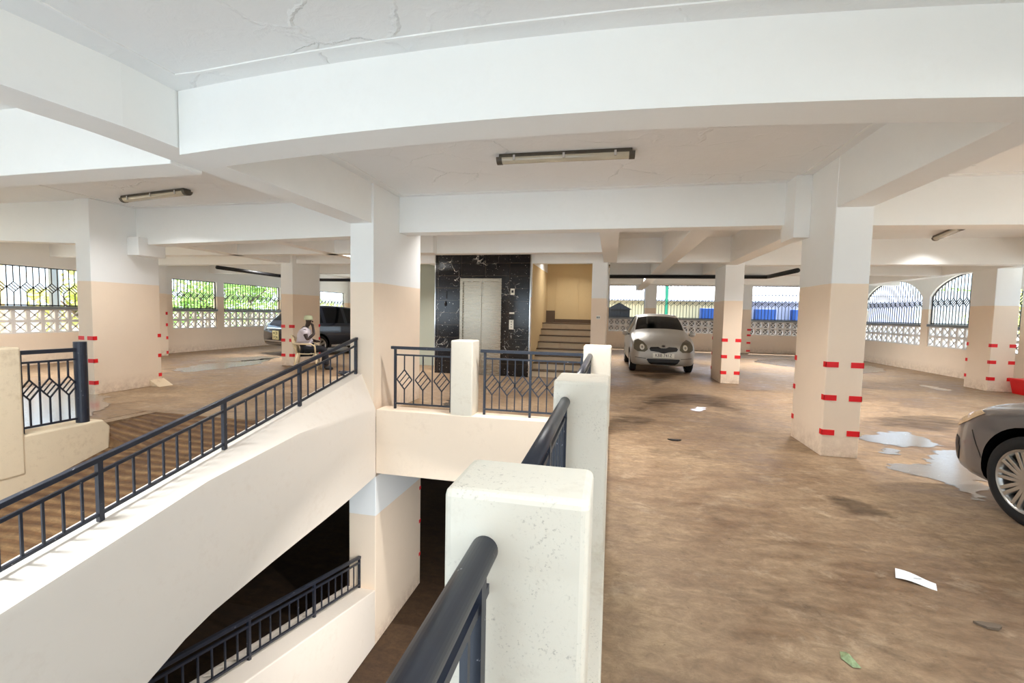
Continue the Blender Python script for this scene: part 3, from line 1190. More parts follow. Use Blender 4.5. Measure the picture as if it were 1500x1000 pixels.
# far end of the opening
railing('railing', 'short black railing with diamonds left of the cream post in front of the lift', (-2.98, 5.9, .12), (-2.14, 5.9, .12), .87, .87, (0, 1),
        tuple((i + 1) / 6 for i in range(5)), (1 / 6, 3 / 6, 5 / 6), zc=.42, over0=.06)
railing('railing', 'black railing with diamonds in front of the stairs', (-1.66, 5.9, .12), (-.36, 5.9, .12), .87, .87, (0, .485, 1),
        tuple(.485 * (i + 1) / 6 for i in range(5)) + tuple(.485 + .515 * (i + 1) / 6 for i in range(5)),
        (.485 / 6, .485 * 3 / 6, .485 * 5 / 6, .485 + .515 / 6, .485 + .515 * 3 / 6, .485 + .515 * 5 / 6), zc=.42, over0=.06)
# ramp
ys = [5.73, 4.55, 3.5, 2.44, 1.45, .5]
Y0, Y1 = ys[0], ys[-1]


def tt(Y):
    return (Y0 - Y) / (Y0 - Y1)


bal = []
for a, c, n in ((ys[0], ys[1], 7), (ys[1], ys[2], 7), (ys[2], ys[3], 8), (ys[3], ys[4], 8), (ys[4], ys[5], 7)):
    bal += [tt(a + (c - a) * (i + 1) / (n + 1)) for i in range(n)]
railing('railing', 'long sloping black railing on top of the ramp wall', (-3.5, Y0, zr(Y0) - .02), (-3.5, Y1, zr(Y1) - .02), .50, .425,
        [tt(y) for y in ys], bal, r_top=.022, sub=.095, bot=.06, post_w=.034, over0=.05)
# lower ramp
ys2 = [5.74, 4.72, 3.7, 2.7, 1.6]
Y0, Y1 = ys2[0], ys2[-1]
bal = []
for a, c in zip(ys2, ys2[1:]):
    bal += [tt(a + (c - a) * (i + 1) / 7) for i in range(6)]
railing('railing', 'sloping black railing on the lower ramp wall in the opening', (-3.45, Y0, zlow(Y0) - .005), (-3.45, Y1, zlow(Y1) - .005), .46, .42,
        [tt(y) for y in ys2], bal, r_top=.022, sub=.08, bot=.05, over0=.04)
# along the kerb by the camera
for y0, y1, lab in ((-1.2, .915, 'round black handrail nearest the camera meeting the first cream post'), (1.125, 2.625, 'black handrail between the first and second cream posts'),
                    (2.995, 5.755, 'black handrail between the second cream post and the corner post')):
    n = max(3, int((y1 - y0) / .125))
    bt = tuple(i / n for i in range(1, n))
    railing('handrail', lab, (-.25, y0, .12), (-.25, y1, .12), .875, .875, (.03, .5, .97), bt, r_top=.030, square=False, sub=.085, over0=0, over1=0, post_w=.034, bal_w=.016)
# by the stub wall
ry = railing('railing', 'small black railing with diamonds on the tan stub wall', (-6.1, 3.52, .122), (-6.1, 4.06, .118), .86, .86, (0,),
             tuple((i + 1) / 6 for i in range(5)), (1 / 6, 3 / 6, 5 / 6), zc=.45, dh=.11, dw=.088, sub=.11, post_w=.045, r_top=.026, bot=.05)
m = MB()
m.tube([(-6.1, 4.1, .11), (-6.1, 4.1, 1.07)], .062, 20)
m.build('round_post', M['rail'], ry, smooth=False)


# ================================================================== CEILING LAMPS AND PIPES
def lamp(c, L, rz, label, watts=45.0, z=CZ, cool=None):
    root = empty('ceiling_lamp', (c[0], c[1], z), rz)
    tag(root, label, 'lamp', 'ceiling lamps')
    g = MB()
    g.prism([(-.055, 0), (-.065, -.035), (-.05, -.045), (.05, -.045), (.065, -.035), (.055, 0)], 0, -L / 2, L / 2)
    g.build('housing', M['tube_dark'], root, world=False, bevel=.004)
    g = MB()
    prof = [(.058 * math.cos(a), -.04 - .055 * math.sin(a)) for a in [PI * i / 10 for i in range(11)]]
    g.prism(prof, 0, -L / 2 + .03, L / 2 - .03)
    g.build('diffuser', M['diffuser'], root, smooth=False, world=False)
    for s in (-1, 1):
        g = MB()
        prof = [(.066 * math.cos(a), -.036 - .064 * math.sin(a)) for a in [PI * i / 10 for i in range(11)]]
        g.prism(prof, 0, s * L / 2 - .03, s * L / 2 + .03)
        g.build('end_cap', M['tube_dark'], root, world=False)
    for t in (-.38, 0, .38):
        g = MB()
        g.box(t * L - .012, t * L + .012, -.07, -.055, -.075, -.02)
        g.build('clip', M['chrome'], root, world=False)
    ld = bpy.data.lights.new('added_strip_light', 'AREA')  # light strip added under each fixture to brighten the floor
    ld.shape = 'RECTANGLE'
    ld.size, ld.size_y = L * .92, .010
    ld.energy = watts * 1.35
    ld.spread = math.radians(128)
    ld.color = cool if cool else (1.0, .985, .965)
    lo = bpy.data.objects.new('added_strip_light', ld)
    COL.objects.link(lo)
    lo.location = (0, 0, -.0975)
    attach(lo, root, False)


lamp((-.56, 5.0), 1.42, .02, 'long tube ceiling lamp behind the nearest beam, above the lift', 44)
lamp((-6.95, 5.75), 1.5, -.16, 'tube ceiling lamp in the left bay', 16)
lamp((6.2, 10.3), 1.2, PI / 2 - .25, 'dark tube ceiling lamp far off at the right', 18)
lamp((-10.2, 12.4), 1.3, .3, 'pale tube ceiling lamp by the left windows')
# lamps added to brighten the floor and bays, mostly out of view
lamp((1.5, .2), 1.42, .02, 'added tube ceiling lamp in the bay above the camera', 40, cool=(.84, .93, 1.0))
lamp((5.7, .4), 1.42, .02, 'added tube ceiling lamp in the near right bay', 90, cool=(.88, .95, 1.0))
lamp((5.8, 4.9), 1.42, .02, 'added tube ceiling lamp above the grey car', 80)
lamp((-4.4, 1.6), 1.42, .02, 'added tube ceiling lamp in the near left bay', 60, cool=(.9, .96, 1.0))
lamp((3.6, 9.0), 1.2, PI / 2, 'added tube ceiling lamp between the beams behind the tall near column')
lamp((-2.4, 7.6), 1.2, 0, 'added tube ceiling lamp in front of the lift', 12)
lamp((-5.2, 9.6), 1.2, 0, 'added tube ceiling lamp near the seated person')
lamp((5.6, 16.0), 1.2, 0, 'added tube ceiling lamp before the farther right arch', 90)
lamp((0.4, 16.0), 1.2, 0, 'added tube ceiling lamp over the silver hatchback')
lamp((-1.17, 12.1), .9, 0, 'unseen lamp added on the stairwell ceiling', 8)  # added to brighten the stair interior
root = empty('void_fill_lamp', (-.31, 4.0, -.66), 0)  # added lamp, out of sight, brightens the void and lower level
tag(root, 'unseen lamp added on the kerb wall to brighten the opening', 'lamp')
g = MB()
g.lathe([(.02, -.31), (.11, -.315), (.115, -.335), (.09, -.35)], (0, 4.0, -.66), 0, 20)
g.build('housing', M['tube_dark'], root)
ld = bpy.data.lights.new('void_fill_light', 'AREA')
ld.shape = 'DISK'
ld.size = .16
ld.energy = 52
ld.spread = math.radians(104)
ld.color = (1.0, .97, .93)
lo = bpy.data.objects.new('void_fill_light', ld)
COL.objects.link(lo)
lo.matrix_basis = Matrix.Translation((-.355, 4.0, -.66)) @ Matrix.Rotation(math.radians(-25), 4, 'Z') @ Matrix.Rotation(math.radians(44), 4, 'Y')
attach(lo, root)
lamp((-11.3, 7.3), 1.2, 0, 'added tube ceiling lamp by the left edge windows')  # another added lamp, brightens the left bay

g = MB()
g.tube([(-.1, 13.7, 2.655), (4.1, 13.7, 2.655), (4.12, 13.5, 2.65), (4.12, 11.6, 2.63)], .055, 10)
tag(g.build('drain_pipe', M['dirty_white'], smooth=True), 'black pipe slung under the beam above the silver hatchback', 'pipe')
g = MB()
g.tube([(-11.1, 10.95, 2.66), (-10.95, 13.0, 2.62), (-10.9, 14.7, 2.6), (-10.4, 14.8, 2.6), (-5.0, 14.9, 2.6)], .055, 10)
tag(g.build('drain_pipe', M['dirty_white'], smooth=True), 'black pipe under the beams above the dark blue car', 'pipe')


# ================================================================== FLOOR MARKS
def puddle(pts, label, mat='puddle', z=.004, sub=3, jit=.05, rimw=.14):
    """a thin sheet of water with a wavy rim"""
    P = [Vector((x, y, 0)) for x, y in pts]
    for _ in range(sub):
        Q = []
        n = len(P)
        for i in range(n):
            Q += [P[i] * .75 + P[(i + 1) % n] * .25, P[i] * .25 + P[(i + 1) % n] * .75]
        P = Q
    rng = random.Random(len(pts))
    P = [p + Vector((rng.uniform(-jit, jit), rng.uniform(-jit, jit), 0)) for p in P]
    bm = bmesh.new()
    f = bm.faces.new([bm.verts.new((p.x, p.y, z)) for p in P])
    f.normal_update()
    if f.normal.z < 0:
        bmesh.ops.reverse_faces(bm, faces=[f])
    bmesh.ops.triangulate(bm, faces=bm.faces[:])
    for _ in range(5):
        es = [e_ for e_ in bm.edges if e_.calc_length() > .14]
        if not es:
            break
        bmesh.ops.subdivide_edges(bm, edges=es, cuts=1)
        bmesh.ops.triangulate(bm, faces=bm.faces[:])
    me = bpy.data.meshes.new('puddle')
    bm.to_mesh(me)
    bm.free()
    me.materials.append(M[mat])
    n = len(P)
    rim = []
    for v in me.vertices:
        d = 9.0
        for i in range(n):
            a, c = P[i], P[(i + 1) % n]
            ab = Vector((c.x - a.x, c.y - a.y))
            ap = Vector((v.co.x - a.x, v.co.y - a.y))
            t = max(0, min(1, ap.dot(ab) / max(1e-9, ab.dot(ab))))
            d = min(d, (ap - ab * t).length)
        rim.append(d)
    wd = min(rimw, .6 * max(rim))
    rim = [min(1.0, q / wd) for q in rim]
    at = me.attributes.new('rim', 'FLOAT', 'POINT')
    at.data.foreach_set('value', rim)
    o = bpy.data.objects.new('puddle', me)
    COL.objects.link(o)
    return tag(o, label, 'puddle', kind='stuff')


puddle([(3.05, 6.6), (3.5, 7.0), (4.0, 7.25), (4.12, 6.85), (4.05, 6.35), (3.65, 6.15), (3.3, 6.25), (3.05, 6.35)], 'bright puddle just behind the foot of the near column')
puddle([(3.02, 5.98), (3.25, 6.2), (3.42, 6.1), (3.27, 5.82), (3.0, 5.76)], 'small round puddle between two larger ones', jit=.02)
puddle([(3.53, 6.11), (3.95, 6.38), (4.4, 6.5), (4.5, 5.9), (3.8, 5.2), (3.54, 5.0), (3.32, 4.65), (3.08, 4.36), (2.96, 4.46), (3.02, 4.67), (3.03, 4.95), (2.88, 5.07), (2.69, 5.16), (2.7, 5.33), (2.94, 5.54), (3.24, 5.62)],
       'large streaky puddle in front of the grey car', 'puddle2', jit=.04)
puddle([(7.19, 12.8), (7.57, 12.61), (7.57, 11.72), (7.22, 11.59), (6.99, 12.09)], 'pale puddle left of the red bucket', 'puddle2')
puddle([(-10.44, 8.89), (-10.54, 9.96), (-10.25, 11.04), (-10.21, 12.2), (-9.26, 10.69), (-9.29, 9.35), (-9.31, 8.27)], 'long wet patch between the left columns', 'puddle', jit=.12)
puddle([(-11.5, 10.2), (-11.2, 12.0), (-9.9, 12.6), (-10.0, 10.6)], 'wet patch in front of the dark blue car', 'puddle', jit=.12)
puddle([(-6.5, 2.5), (-8.0, 3.5), (-10.2, 5.5), (-10.4, 6.8), (-9.2, 6.4), (-7.2, 5.3), (-6.45, 4.4)], 'bright wet floor seen through the small diamond railing', 'puddle', jit=.1)
puddle([(1.27, 7.98), (1.58, 8.2), (1.62, 7.8), (1.3, 7.54)], 'tiny puddle in front of the silver hatchback', jit=.03)
puddle([(-2.9, 7.28), (-2.43, 8.16), (-2.17, 6.92), (-2.49, 6.54)], 'damp patch behind the short railing in front of the lift', 'puddle2')
puddle([(8.2, 15.5), (8.9, 17.5), (6.5, 19.5), (4.6, 17.5), (5.5, 15.8), (6.9, 14.6)], 'broad damp sheen before the far arched wall', 'puddle2', jit=.1)

b = MB()
rows = []
for i in range(9):
    t = i / 8
    x, y = 1.70 + .15 * t, 3.045 - .10 * t
    z = .006 + .006 * math.sin(t * 5)
    hw = .055 - .02 * t
    rows.append([(x - hw * .5, y - hw, z), (x + hw * .5, y + hw, z + .004), (x + hw * .5, y + hw, z + .0055), (x - hw * .5, y - hw, z + .0015)])
b.loft(rows)
pp = b.build('paper_strip', M['paper'])
tag(pp, 'torn strip of white paper lying on the brown floor', 'paper')
m_print = MB()
m_print.box(1.765, 1.805, 2.992, 2.997, .0148, .0154)
m_print.build('faint_print', M['sill'], pp)
b = MB()
pts = [(1.045, 2.20), (1.06, 2.245), (1.085, 2.25), (1.10, 2.20), (1.105, 2.155), (1.07, 2.15)]
b.add([(1.075, 2.20, .03)] + [(x, y, .004) for x, y in pts] + [(1.075, 2.20, .001)], [(0, i + 1, (i + 1) % 6 + 1) for i in range(6)] + [(7, (i + 1) % 6 + 1, i + 1) for i in range(6)])
M['wrapper'] = plain('wrapper_foil', (176, 196, 150), 0.25, 0.4, 0.3, 60)
tag(b.build('wrapper', M['wrapper']), 'crumpled green and white wrapper on the floor', 'wrapper')
for x, y, s, lab in ((.80, 5.75, .07, 'dark flat scrap lying on the floor midway to the hatchback'), (1.88, 2.62, .05, 'dry brown leaf on the floor beyond the paper strip')):
    b = MB()
    pts = [(x + s * math.cos(a) * (1 + .35 * math.sin(3 * a)), y + s * .6 * math.sin(a) * (1 + .3 * math.cos(2 * a))) for a in [2 * PI * i / 12 for i in range(12)]]
    b.prism(pts, 2, .001, .012)
    tag(b.build('leaf_scrap' if 'leaf' in lab else 'scrap', M['bark'] if 'leaf' in lab else M['black']), lab, 'scrap')
# oil stains
M['stain'] = puddle_mat('oil_stain', 0.50, 0.20, 0.62)
nb = M['stain'].node_tree.nodes['Principled BSDF']
nb.inputs['Base Color'].default_value = lin((74, 56, 40))
nb.inputs['Roughness'].default_value = .55
nb.inputs['Coat Weight'].default_value = 0
nb.inputs['Specular IOR Level'].default_value = .3
for pts, lab in (([(1.75, 4.36), (2.01, 4.34), (2.2, 4.23), (2.24, 4.05), (2.25, 3.86), (2.07, 3.88), (1.89, 3.82), (1.78, 3.95)], 'dark stain on the floor before the near column'),
                 ([(0.3, 12.0), (1.1, 12.6), (2.1, 13.0), (1.55, 11.4), (1.1, 10.2), (.8, 10.3), (.8, 11.2)], 'dark oily stain under the front of the silver hatchback'),
                 ([(.1, 7.0), (.3, 8.8), (1.2, 9.8), (2.3, 9.6), (2.5, 8.2), (2.1, 7.3), (1.3, 8.2), (.7, 7.2)], 'broad damp stain between the corner post and the middle column'),
                 ([(3.4, 7.4), (4.2, 8.6), (5.6, 8.8), (5.4, 7.6), (4.4, 7.0)], 'damp stain behind the bright puddle'),
                 ([(-.1, 6.4), (.0, 7.2), (.9, 7.0), (.6, 6.3)], 'small damp stain beside the corner post')):
    o = puddle(pts, lab, 'stain', .0025, jit=.012, rimw=.5)
    o.name = 'floor_stain'
    o['category'] = 'stain'

# ================================================================== RED BUCKET
root = empty('bucket', (8.78, 11.75, 0))
tag(root, 'square red plastic bucket beside the far right column', 'bucket')
b = MB()
rg = []
for z, s in ((0, .16), (.32, .20), (.32, .185), (.03, .15)):
    rg.append([(8.78 + s * 1.3 * math.cos(a) / max(abs(math.cos(a)), abs(math.sin(a))) * .95, 11.75 + s * math.sin(a) / max(abs(math.cos(a)), abs(math.sin(a))), z) for a in [2 * PI * i / 24 for i in range(24)]])
b.loft(rg)
b.build('tub', M['red_plastic'], root)
b = MB()
b.loft([[(8.78 + s * 1.3 * math.cos(a) / max(abs(math.cos(a)), abs(math.sin(a))) * .95, 11.75 + s * math.sin(a) / max(abs(math.cos(a)), abs(math.sin(a))), z) for a in [2 * PI * i / 24 for i in range(24)]]
        for z, s in ((.29, .208), (.33, .208))])
b.build('rim', M['red_plastic'], root)
b = MB()
b.box(8.74, 8.80, 11.567, 11.578, .10, .17)
b.box(8.82, 8.86, 11.567, 11.578, .10, .17)
b.build('printed_mark', M['plate_yellow'], root)


# ================================================================== CARS
def pchip(xs, ys):
    n = len(xs)
    h = [xs[i + 1] - xs[i] for i in range(n - 1)]
    d = [(ys[i + 1] - ys[i]) / h[i] for i in range(n - 1)]
    mm = [0.0] * n
    mm[0], mm[-1] = d[0], d[-1]
    for i in range(1, n - 1):
        if d[i - 1] * d[i] > 0:
            w1, w2 = 2 * h[i] + h[i - 1], h[i] + 2 * h[i - 1]
            mm[i] = (w1 + w2) / (w1 / d[i - 1] + w2 / d[i])

    def f(x):
        i = 0
        while i < n - 2 and x > xs[i + 1]:
            i += 1
        t = (x - xs[i]) / h[i]
        t = max(0, min(1, t))
        return ((1 + 2 * t) * (1 - t) ** 2 * ys[i] + t * (1 - t) ** 2 * h[i] * mm[i] + t * t * (3 - 2 * t) * ys[i + 1] + t * t * (t - 1) * h[i] * mm[i + 1])
    return f


def crom(P, sub):
    out = []
    n = len(P)
    for i in range(n - 1):
        p0, p1, p2, p3 = P[max(0, i - 1)], P[i], P[i + 1], P[min(n - 1, i + 2)]
        for k in range(sub):
            t = k / sub
            out.append(tuple(.5 * (2 * b_ + (c - a) * t + (2 * a - 5 * b_ + 4 * c - d) * t * t + (3 * b_ - a - 3 * c + d) * t ** 3) for a, b_, c, d in zip(p0, p1, p2, p3)))
    out.append(P[-1])
    return out


class Car:
    """front at local x=0, tail at x=length, y to the sides, z up"""
    FRONT, SIDE = 0, 1

    def __init__(self, name, label, loc, rz, st, paint, axles, wheel_r, track, cowl, header, rear0, rear1, side0, side1, pillars, wheel_style=8, tyre_w=.18):
        self.root = empty(name, loc, rz)
        tag(self.root, label, 'car')
        keys = list(zip(*st))
        fs = [pchip(keys[0], k) for k in keys[1:]]
        L = keys[0][-1]
        xs = set()
        x = 0.0
        while x < L:
            xs.add(round(x, 4))
            x += .02 if x < .3 or x > L - .3 else .06
        for s in keys[0]:
            xs.add(round(s, 4))
        xs = sorted(xs)
        SUB = 4
        rings, half_n = [], None
        for x in xs:
            zb, ws, wm, zbelt, wb, wt, zt, cr = [f(x) for f in fs]
            P = [(0, zb), (.55 * ws, zb), (ws, zb + .03), (wm, zb + (zbelt - zb) * .42), (wm * .995, zb + (zbelt - zb) * .80), (wb, zbelt),
                 (wt, zt - .045), (wt * .84, zt - .004), (wt * .45, zt + cr * .75), (0, zt + cr)]
            Q = crom(P, SUB)
            half_n = len(Q)
            rings.append([(x, y, z) for y, z in Q] + [(x, -y, z) for y, z in reversed(Q[1:-1])])
        n = len(rings[0])
        V = [p for r in rings for p in r]
        F, MI = [], []
        for i in range(len(xs) - 1):
            xm = (xs[i] + xs[i + 1]) / 2
            for k in range(n):
                kk = k if k < half_n - 1 else n - 1 - k
                seg = kk / SUB
                mi = 0
                if 5.0 <= seg < 5.85 and side0 < xm < side1 and not any(a < xm < c for a, c in pillars):
                    zb, ws, wm, zbelt, wb, wt, zt, cr = [f(xm) for f in fs]
                    if zt - zbelt > .16:
                        mi = 2
                if seg >= 6.3 and cowl < xm < header:
                    mi = 1
                if seg >= 6.3 and rear0 < xm < rear1:
                    mi = 3
                F.append((i * n + k, i * n + (k + 1) % n, (i + 1) * n + (k + 1) % n, (i + 1) * n + k))
                MI.append(mi)
        for o, rev in ((0, True), ((len(xs) - 1) * n, False)):
            c = len(V)
            ring = list(range(o, o + n))
            zc = sum(V[j][2] for j in ring) / n
            V.append((V[o][0], 0, zc))
            for k in range(n):
                F.append((ring[k], ring[(k + 1) % n], c))
                MI.append(0)
        me = bpy.data.meshes.new('body')
        me.from_pydata(V, [], F)
        for mt in (paint, M['glass_dark'], M['glass_dark'], M['glass_dark'], M['black']):
            me.materials.append(mt)
        for p, k in zip(me.polygons, MI):
            p.material_index = k
            p.use_smooth = True
        bm = bmesh.new()
        bm.from_mesh(me)
        bmesh.ops.recalc_face_normals(bm, faces=bm.faces)
        bm.to_mesh(me)
        bm.free()
        tmp = bpy.data.objects.new('tmp_body', me)
        COL.objects.link(tmp)
        cm = MB()
        for ax in axles:
            for s in (-1, 1):
                y0, y1 = (track / 2 - tyre_w - .10), 1.3
                cm.lathe([(wheel_r * 1.13, s * y0), (wheel_r * 1.13, s * y1)], (ax, 0, wheel_r + .02), 1, 40)
        cut = cm.build('tmp_cut', M['black'])
        md = tmp.modifiers.new('b', 'BOOLEAN')
        md.operation = 'DIFFERENCE'
        md.object = cut
        md.solver = 'EXACT'
        md.material_mode = 'TRANSFER'
        dg = bpy.context.evaluated_depsgraph_get()
        ev = tmp.evaluated_get(dg)
        res = bpy.data.meshes.new_from_object(ev)
        mats = [m.name if m else '' for m in res.materials]
        verts = [v.co.copy() for v in res.vertices]
        polys = [(tuple(p.vertices), p.material_index) for p in res.polygons]
        self.bvh = BVHTree.FromPolygons(verts, [p[0] for p in polys])
        bpy.data.objects.remove(tmp)
        bpy.data.objects.remove(cut)
        names = ['body', 'windshield', 'side_window', 'rear_window', 'wheel_well']
        last = len(mats) - 1
        for idx, nm in enumerate(names):
            sel = [p[0] for p in polys if (p[1] if p[1] < 4 else 4) == idx]
            if not sel:
                continue
            groups = [sel]
            if idx in (2, 4):
                par = {}

                def find(q):
                    while par[q] != q:
                        par[q] = par[par[q]]
                        q = par[q]
                    return q
                for p in sel:
                    for i in p:
                        par.setdefault(i, i)
                    for i in p[1:]:
                        par[find(i)] = find(p[0])
                gd = {}
                for p in sel:
                    gd.setdefault(find(p[0]), []).append(p)
                groups = [g_ for g_ in gd.values() if len(g_) > 3]
            self.split_build(nm, idx, groups, verts, paint)
        for ax in axles:
            for s in (-1, 1):
                self.wheel(ax, s * (track / 2 - .005), wheel_r, tyre_w, s, wheel_style)

    def split_build(self, nm, idx, groups, verts, paint):
        for sel in groups:
            used = sorted({i for p in sel for i in p})
            remap = {o: i for i, o in enumerate(used)}
            m2 = bpy.data.meshes.new(nm)
            m2.from_pydata([verts[i] for i in used], [], [tuple(remap[i] for i in p) for p in sel])
            m2.materials.append([paint, M['glass_dark'], M['glass_dark'], M['glass_dark'], M['black']][idx])
            for p in m2.polygons:
                p.use_smooth = idx != 4
            o = bpy.data.objects.new(nm, m2)
            COL.objects.link(o)
            attach(o, self.root, False)
            if idx == 0:
                o.data.set_sharp_from_angle(angle=math.radians(42))

    def wheel(self, x, y, r, w, s, spokes):
        c = (x, 0, r)
        t = MB()
        ri = r * .70
        t.lathe([(ri, y - s * w), (r * .93, y - s * w), (r, y - s * w * .82), (r, y - s * w * .18), (r * .965, y - s * .012), (r * .86, y), (ri * 1.03, y - s * .006), (ri * .99, y - s * .02), (ri, y - s * w)], c, 1, 48, cap=False)
        tyre = t.build('wheel', M['rubber'], self.root, smooth=True, world=False)
        tyre.data.set_sharp_from_angle(angle=math.radians(50))
        t = MB()
        t.lathe([(ri * 1.02, y - s * .004), (ri * .93, y - s * .012), (ri * .90, y - s * .05), (ri * .86, y - s * .14), (ri * .80, y - s * .14)], c, 1, 48, cap=False)
        t.build('rim', M['alloy'], tyre, smooth=True, world=False)
        t = MB()
        t.lathe([(.001, y - s * .09), (ri * .88, y - s * .09), (ri * .88, y - s * .10), (.001, y - s * .10)], c, 1, 32)
        t.build('brake_disc', M['black'], tyre, world=False)
        for k in range(spokes):
            a0 = 2 * PI * k / spokes
            t = MB()
            for da in (-.12, .12):
                a = a0 + da
                a2 = a0 + da * .9
                p0 = Vector((x + ri * .16 * math.cos(a0 + da * 2.2), y - s * .030, r + ri * .16 * math.sin(a0 + da * 2.2)))
                p1 = Vector((x + ri * .94 * math.cos(a2), y - s * .016, r + ri * .94 * math.sin(a2)))
                t.bar(p0, p1, r * .085, .03, (0, 1, 0))
            t.build('spoke', M['alloy'], tyre, world=False, bevel=.004)
        t = MB()
        t.lathe([(.001, y - s * .008), (ri * .15, y - s * .010), (ri * .20, y - s * .024), (ri * .20, y - s * .06), (.001, y - s * .06)], c, 1, 24)
        t.build('hub_cap', M['alloy'], tyre, smooth=True, world=False)

    def decal(self, name, poly, axis, side, mat, off=.004, thick=.010, cuts=4, parent=None):
        """poly in (y,z) for axis 0 (seen along x) or (x,z) for axis 1; pressed on to the bodywork"""
        bm = bmesh.new()
        pts = []
        for a, c in poly:
            pts.append(bm.verts.new((0, a, c) if axis == 0 else (a, 0, c)))
        f = bm.faces.new(pts)
        bmesh.ops.triangulate(bm, faces=[f])
        for _ in range(cuts):
            es = [e for e in bm.edges if e.calc_length() > .035]
            if not es:
                break
            bmesh.ops.subdivide_edges(bm, edges=es, cuts=1)
            bmesh.ops.triangulate(bm, faces=bm.faces)
        ok = True
        for v in bm.verts:
            if axis == 0:
                org = Vector((-1 if side < 0 else 8, v.co.y, v.co.z))
                dr = Vector((1 if side < 0 else -1, 0, 0))
            else:
                org = Vector((v.co.x, 3 * side, v.co.z))
                dr = Vector((0, -side, 0))
            hit, nrm, idx, dist = self.bvh.ray_cast(org, dr)
            if hit is None:
                hit, nrm, idx, dist = self.bvh.find_nearest(org + dr * (1.0 if axis == 0 else 2.2))
            v.co = hit - dr * off
        bmesh.ops.recalc_face_normals(bm, faces=bm.faces)
        ext = bmesh.ops.extrude_face_region(bm, geom=list(bm.faces))
        vs = [g_ for g_ in ext['geom'] if isinstance(g_, bmesh.types.BMVert)]
        for v in vs:
            v.co += (Vector((1 if side < 0 else -1, 0, 0)) if axis == 0 else Vector((0, -side, 0))) * (thick + off)
        bmesh.ops.recalc_face_normals(bm, faces=bm.faces)
        me = bpy.data.meshes.new(name)
        bm.to_mesh(me)
        bm.free()
        me.materials.append(mat)
        o = bpy.data.objects.new(name, me)
        COL.objects.link(o)
        attach(o, parent or self.root, False)
        return o


def text_mesh(txt, size, mat, parent, mtx, name='lettering', extrude=.002, squeeze=1.0):
    cu = bpy.data.curves.new('tmp_text', 'FONT')
    cu.body = txt
    cu.size = size
    cu.extrude = extrude
    cu.align_x, cu.align_y = 'CENTER', 'CENTER'
    t = bpy.data.objects.new('tmp_text', cu)
    COL.objects.link(t)
    dg = bpy.context.evaluated_depsgraph_get()
    me = bpy.data.meshes.new_from_object(t.evaluated_get(dg))
    bpy.data.objects.remove(t)
    me.transform(Matrix.Diagonal((squeeze, 1, 1, 1)))
    me.transform(mtx)
    me.materials.clear()
    me.materials.append(mat)
    o = bpy.data.objects.new(name, me)
    COL.objects.link(o)
    attach(o, parent, False)
    return o


def mirror(poly):
    return [(-a, c) for a, c in reversed(poly)]


def ell(cx, cz, rx, rz, n=20, p=2.0):
    out = []
    for i in range(n):
        a = 2 * PI * i / n
        ca, sa = math.cos(a), math.sin(a)
        out.append((cx + rx * math.copysign(abs(ca) ** (2 / p), ca), cz + rz * math.copysign(abs(sa) ** (2 / p), sa)))
    return out


# silver hatchback: (x, zb, ws, wm, zbelt, wb, wt, zt, crown)
HB = [(0.0, .30, .50, .60, .56, .58, .50, .62, .01), (.04, .23, .62, .70, .60, .68, .58, .68, .02), (.12, .21, .70, .77, .66, .74, .64, .74, .03), (.28, .20, .76, .82, .75, .78, .70, .82, .035),
      (.5, .2, .77, .83, .84, .80, .72, .90, .035), (.80, .2, .78, .83, .92, .80, .72, .985, .03), (.95, .2, .78, .83, .95, .80, .71, 1.05, .03), (1.3, .2, .78, .83, .96, .80, .655, 1.29, .03),
      (1.62, .2, .78, .83, .97, .80, .60, 1.44, .035), (2.0, .2, .78, .83, .98, .80, .585, 1.49, .04), (2.7, .2, .78, .83, 1.0, .79, .575, 1.48, .04), (3.2, .22, .77, .82, 1.01, .78, .56, 1.42, .03),
      (3.42, .25, .75, .80, 1.0, .76, .58, 1.22, .02), (3.56, .28, .70, .76, .93, .72, .62, .99, .01), (3.62, .34, .62, .68, .85, .65, .56, .90, .01)]
HB = [(a, b_ * 1.0, c, d, e_ * 1.04, f_, g_, h_ * 1.045, i_) for a, b_, c, d, e_, f_, g_, h_, i_ in HB]
car = Car('hatchback', 'silver hatchback parked facing the camera', (1.36, 12.45, 0), PI / 2 + .03, HB, M['silver'], (.62, 2.95), .30, 1.66, 1.0, 1.57, 3.24, 3.45, 1.25, 3.1, ((1.95, 2.05),), 6, .17)
R0 = car.root
hl = [(.40, .635), (.48, .575), (.66, .585), (.75, .64), (.755, .74), (.72, .86), (.62, .90), (.50, .83), (.42, .73)]
for pl in (hl, mirror(hl)):
    lampo = car.decal('headlight', pl, 0, -1, M['lamp_glass'], .012, .012)
    sgn = 1 if pl is hl else -1
    car.decal('reflector', ell(sgn * .545, .70, .060, .075, 16), 0, -1, M['plate_white'], .018, .004, parent=lampo)
    car.decal('bulb_ring', ell(sgn * .545, .70, .028, .034, 12), 0, -1, M['chrome'], .024, .004, parent=lampo)
car.decal('upper_grille', [(-.33, .60), (-.12, .575), (0, .535), (.12, .575), (.33, .60), (.36, .66), (.33, .705), (.14, .715), (.06, .68), (-.06, .68), (-.14, .715), (-.33, .705), (-.36, .66)], 0, -1, M['black'], .008)
em = car.decal('emblem', ell(0, .735, .055, .036), 0, -1, M['chrome'], .014, .008)
car.decal('emblem_inner', ell(0, .735, .040, .012), 0, -1, M['black'], .020, .004, parent=em)
car.decal('emblem_bar', ell(0, .733, .012, .026), 0, -1, M['black'], .020, .004, parent=em)
car.decal('lower_grille', [(-.36, .28), (-.30, .245), (.30, .245), (.36, .28), (.42, .37), (.40, .395), (-.40, .395), (-.42, .37)], 0, -1, M['black'], .006)
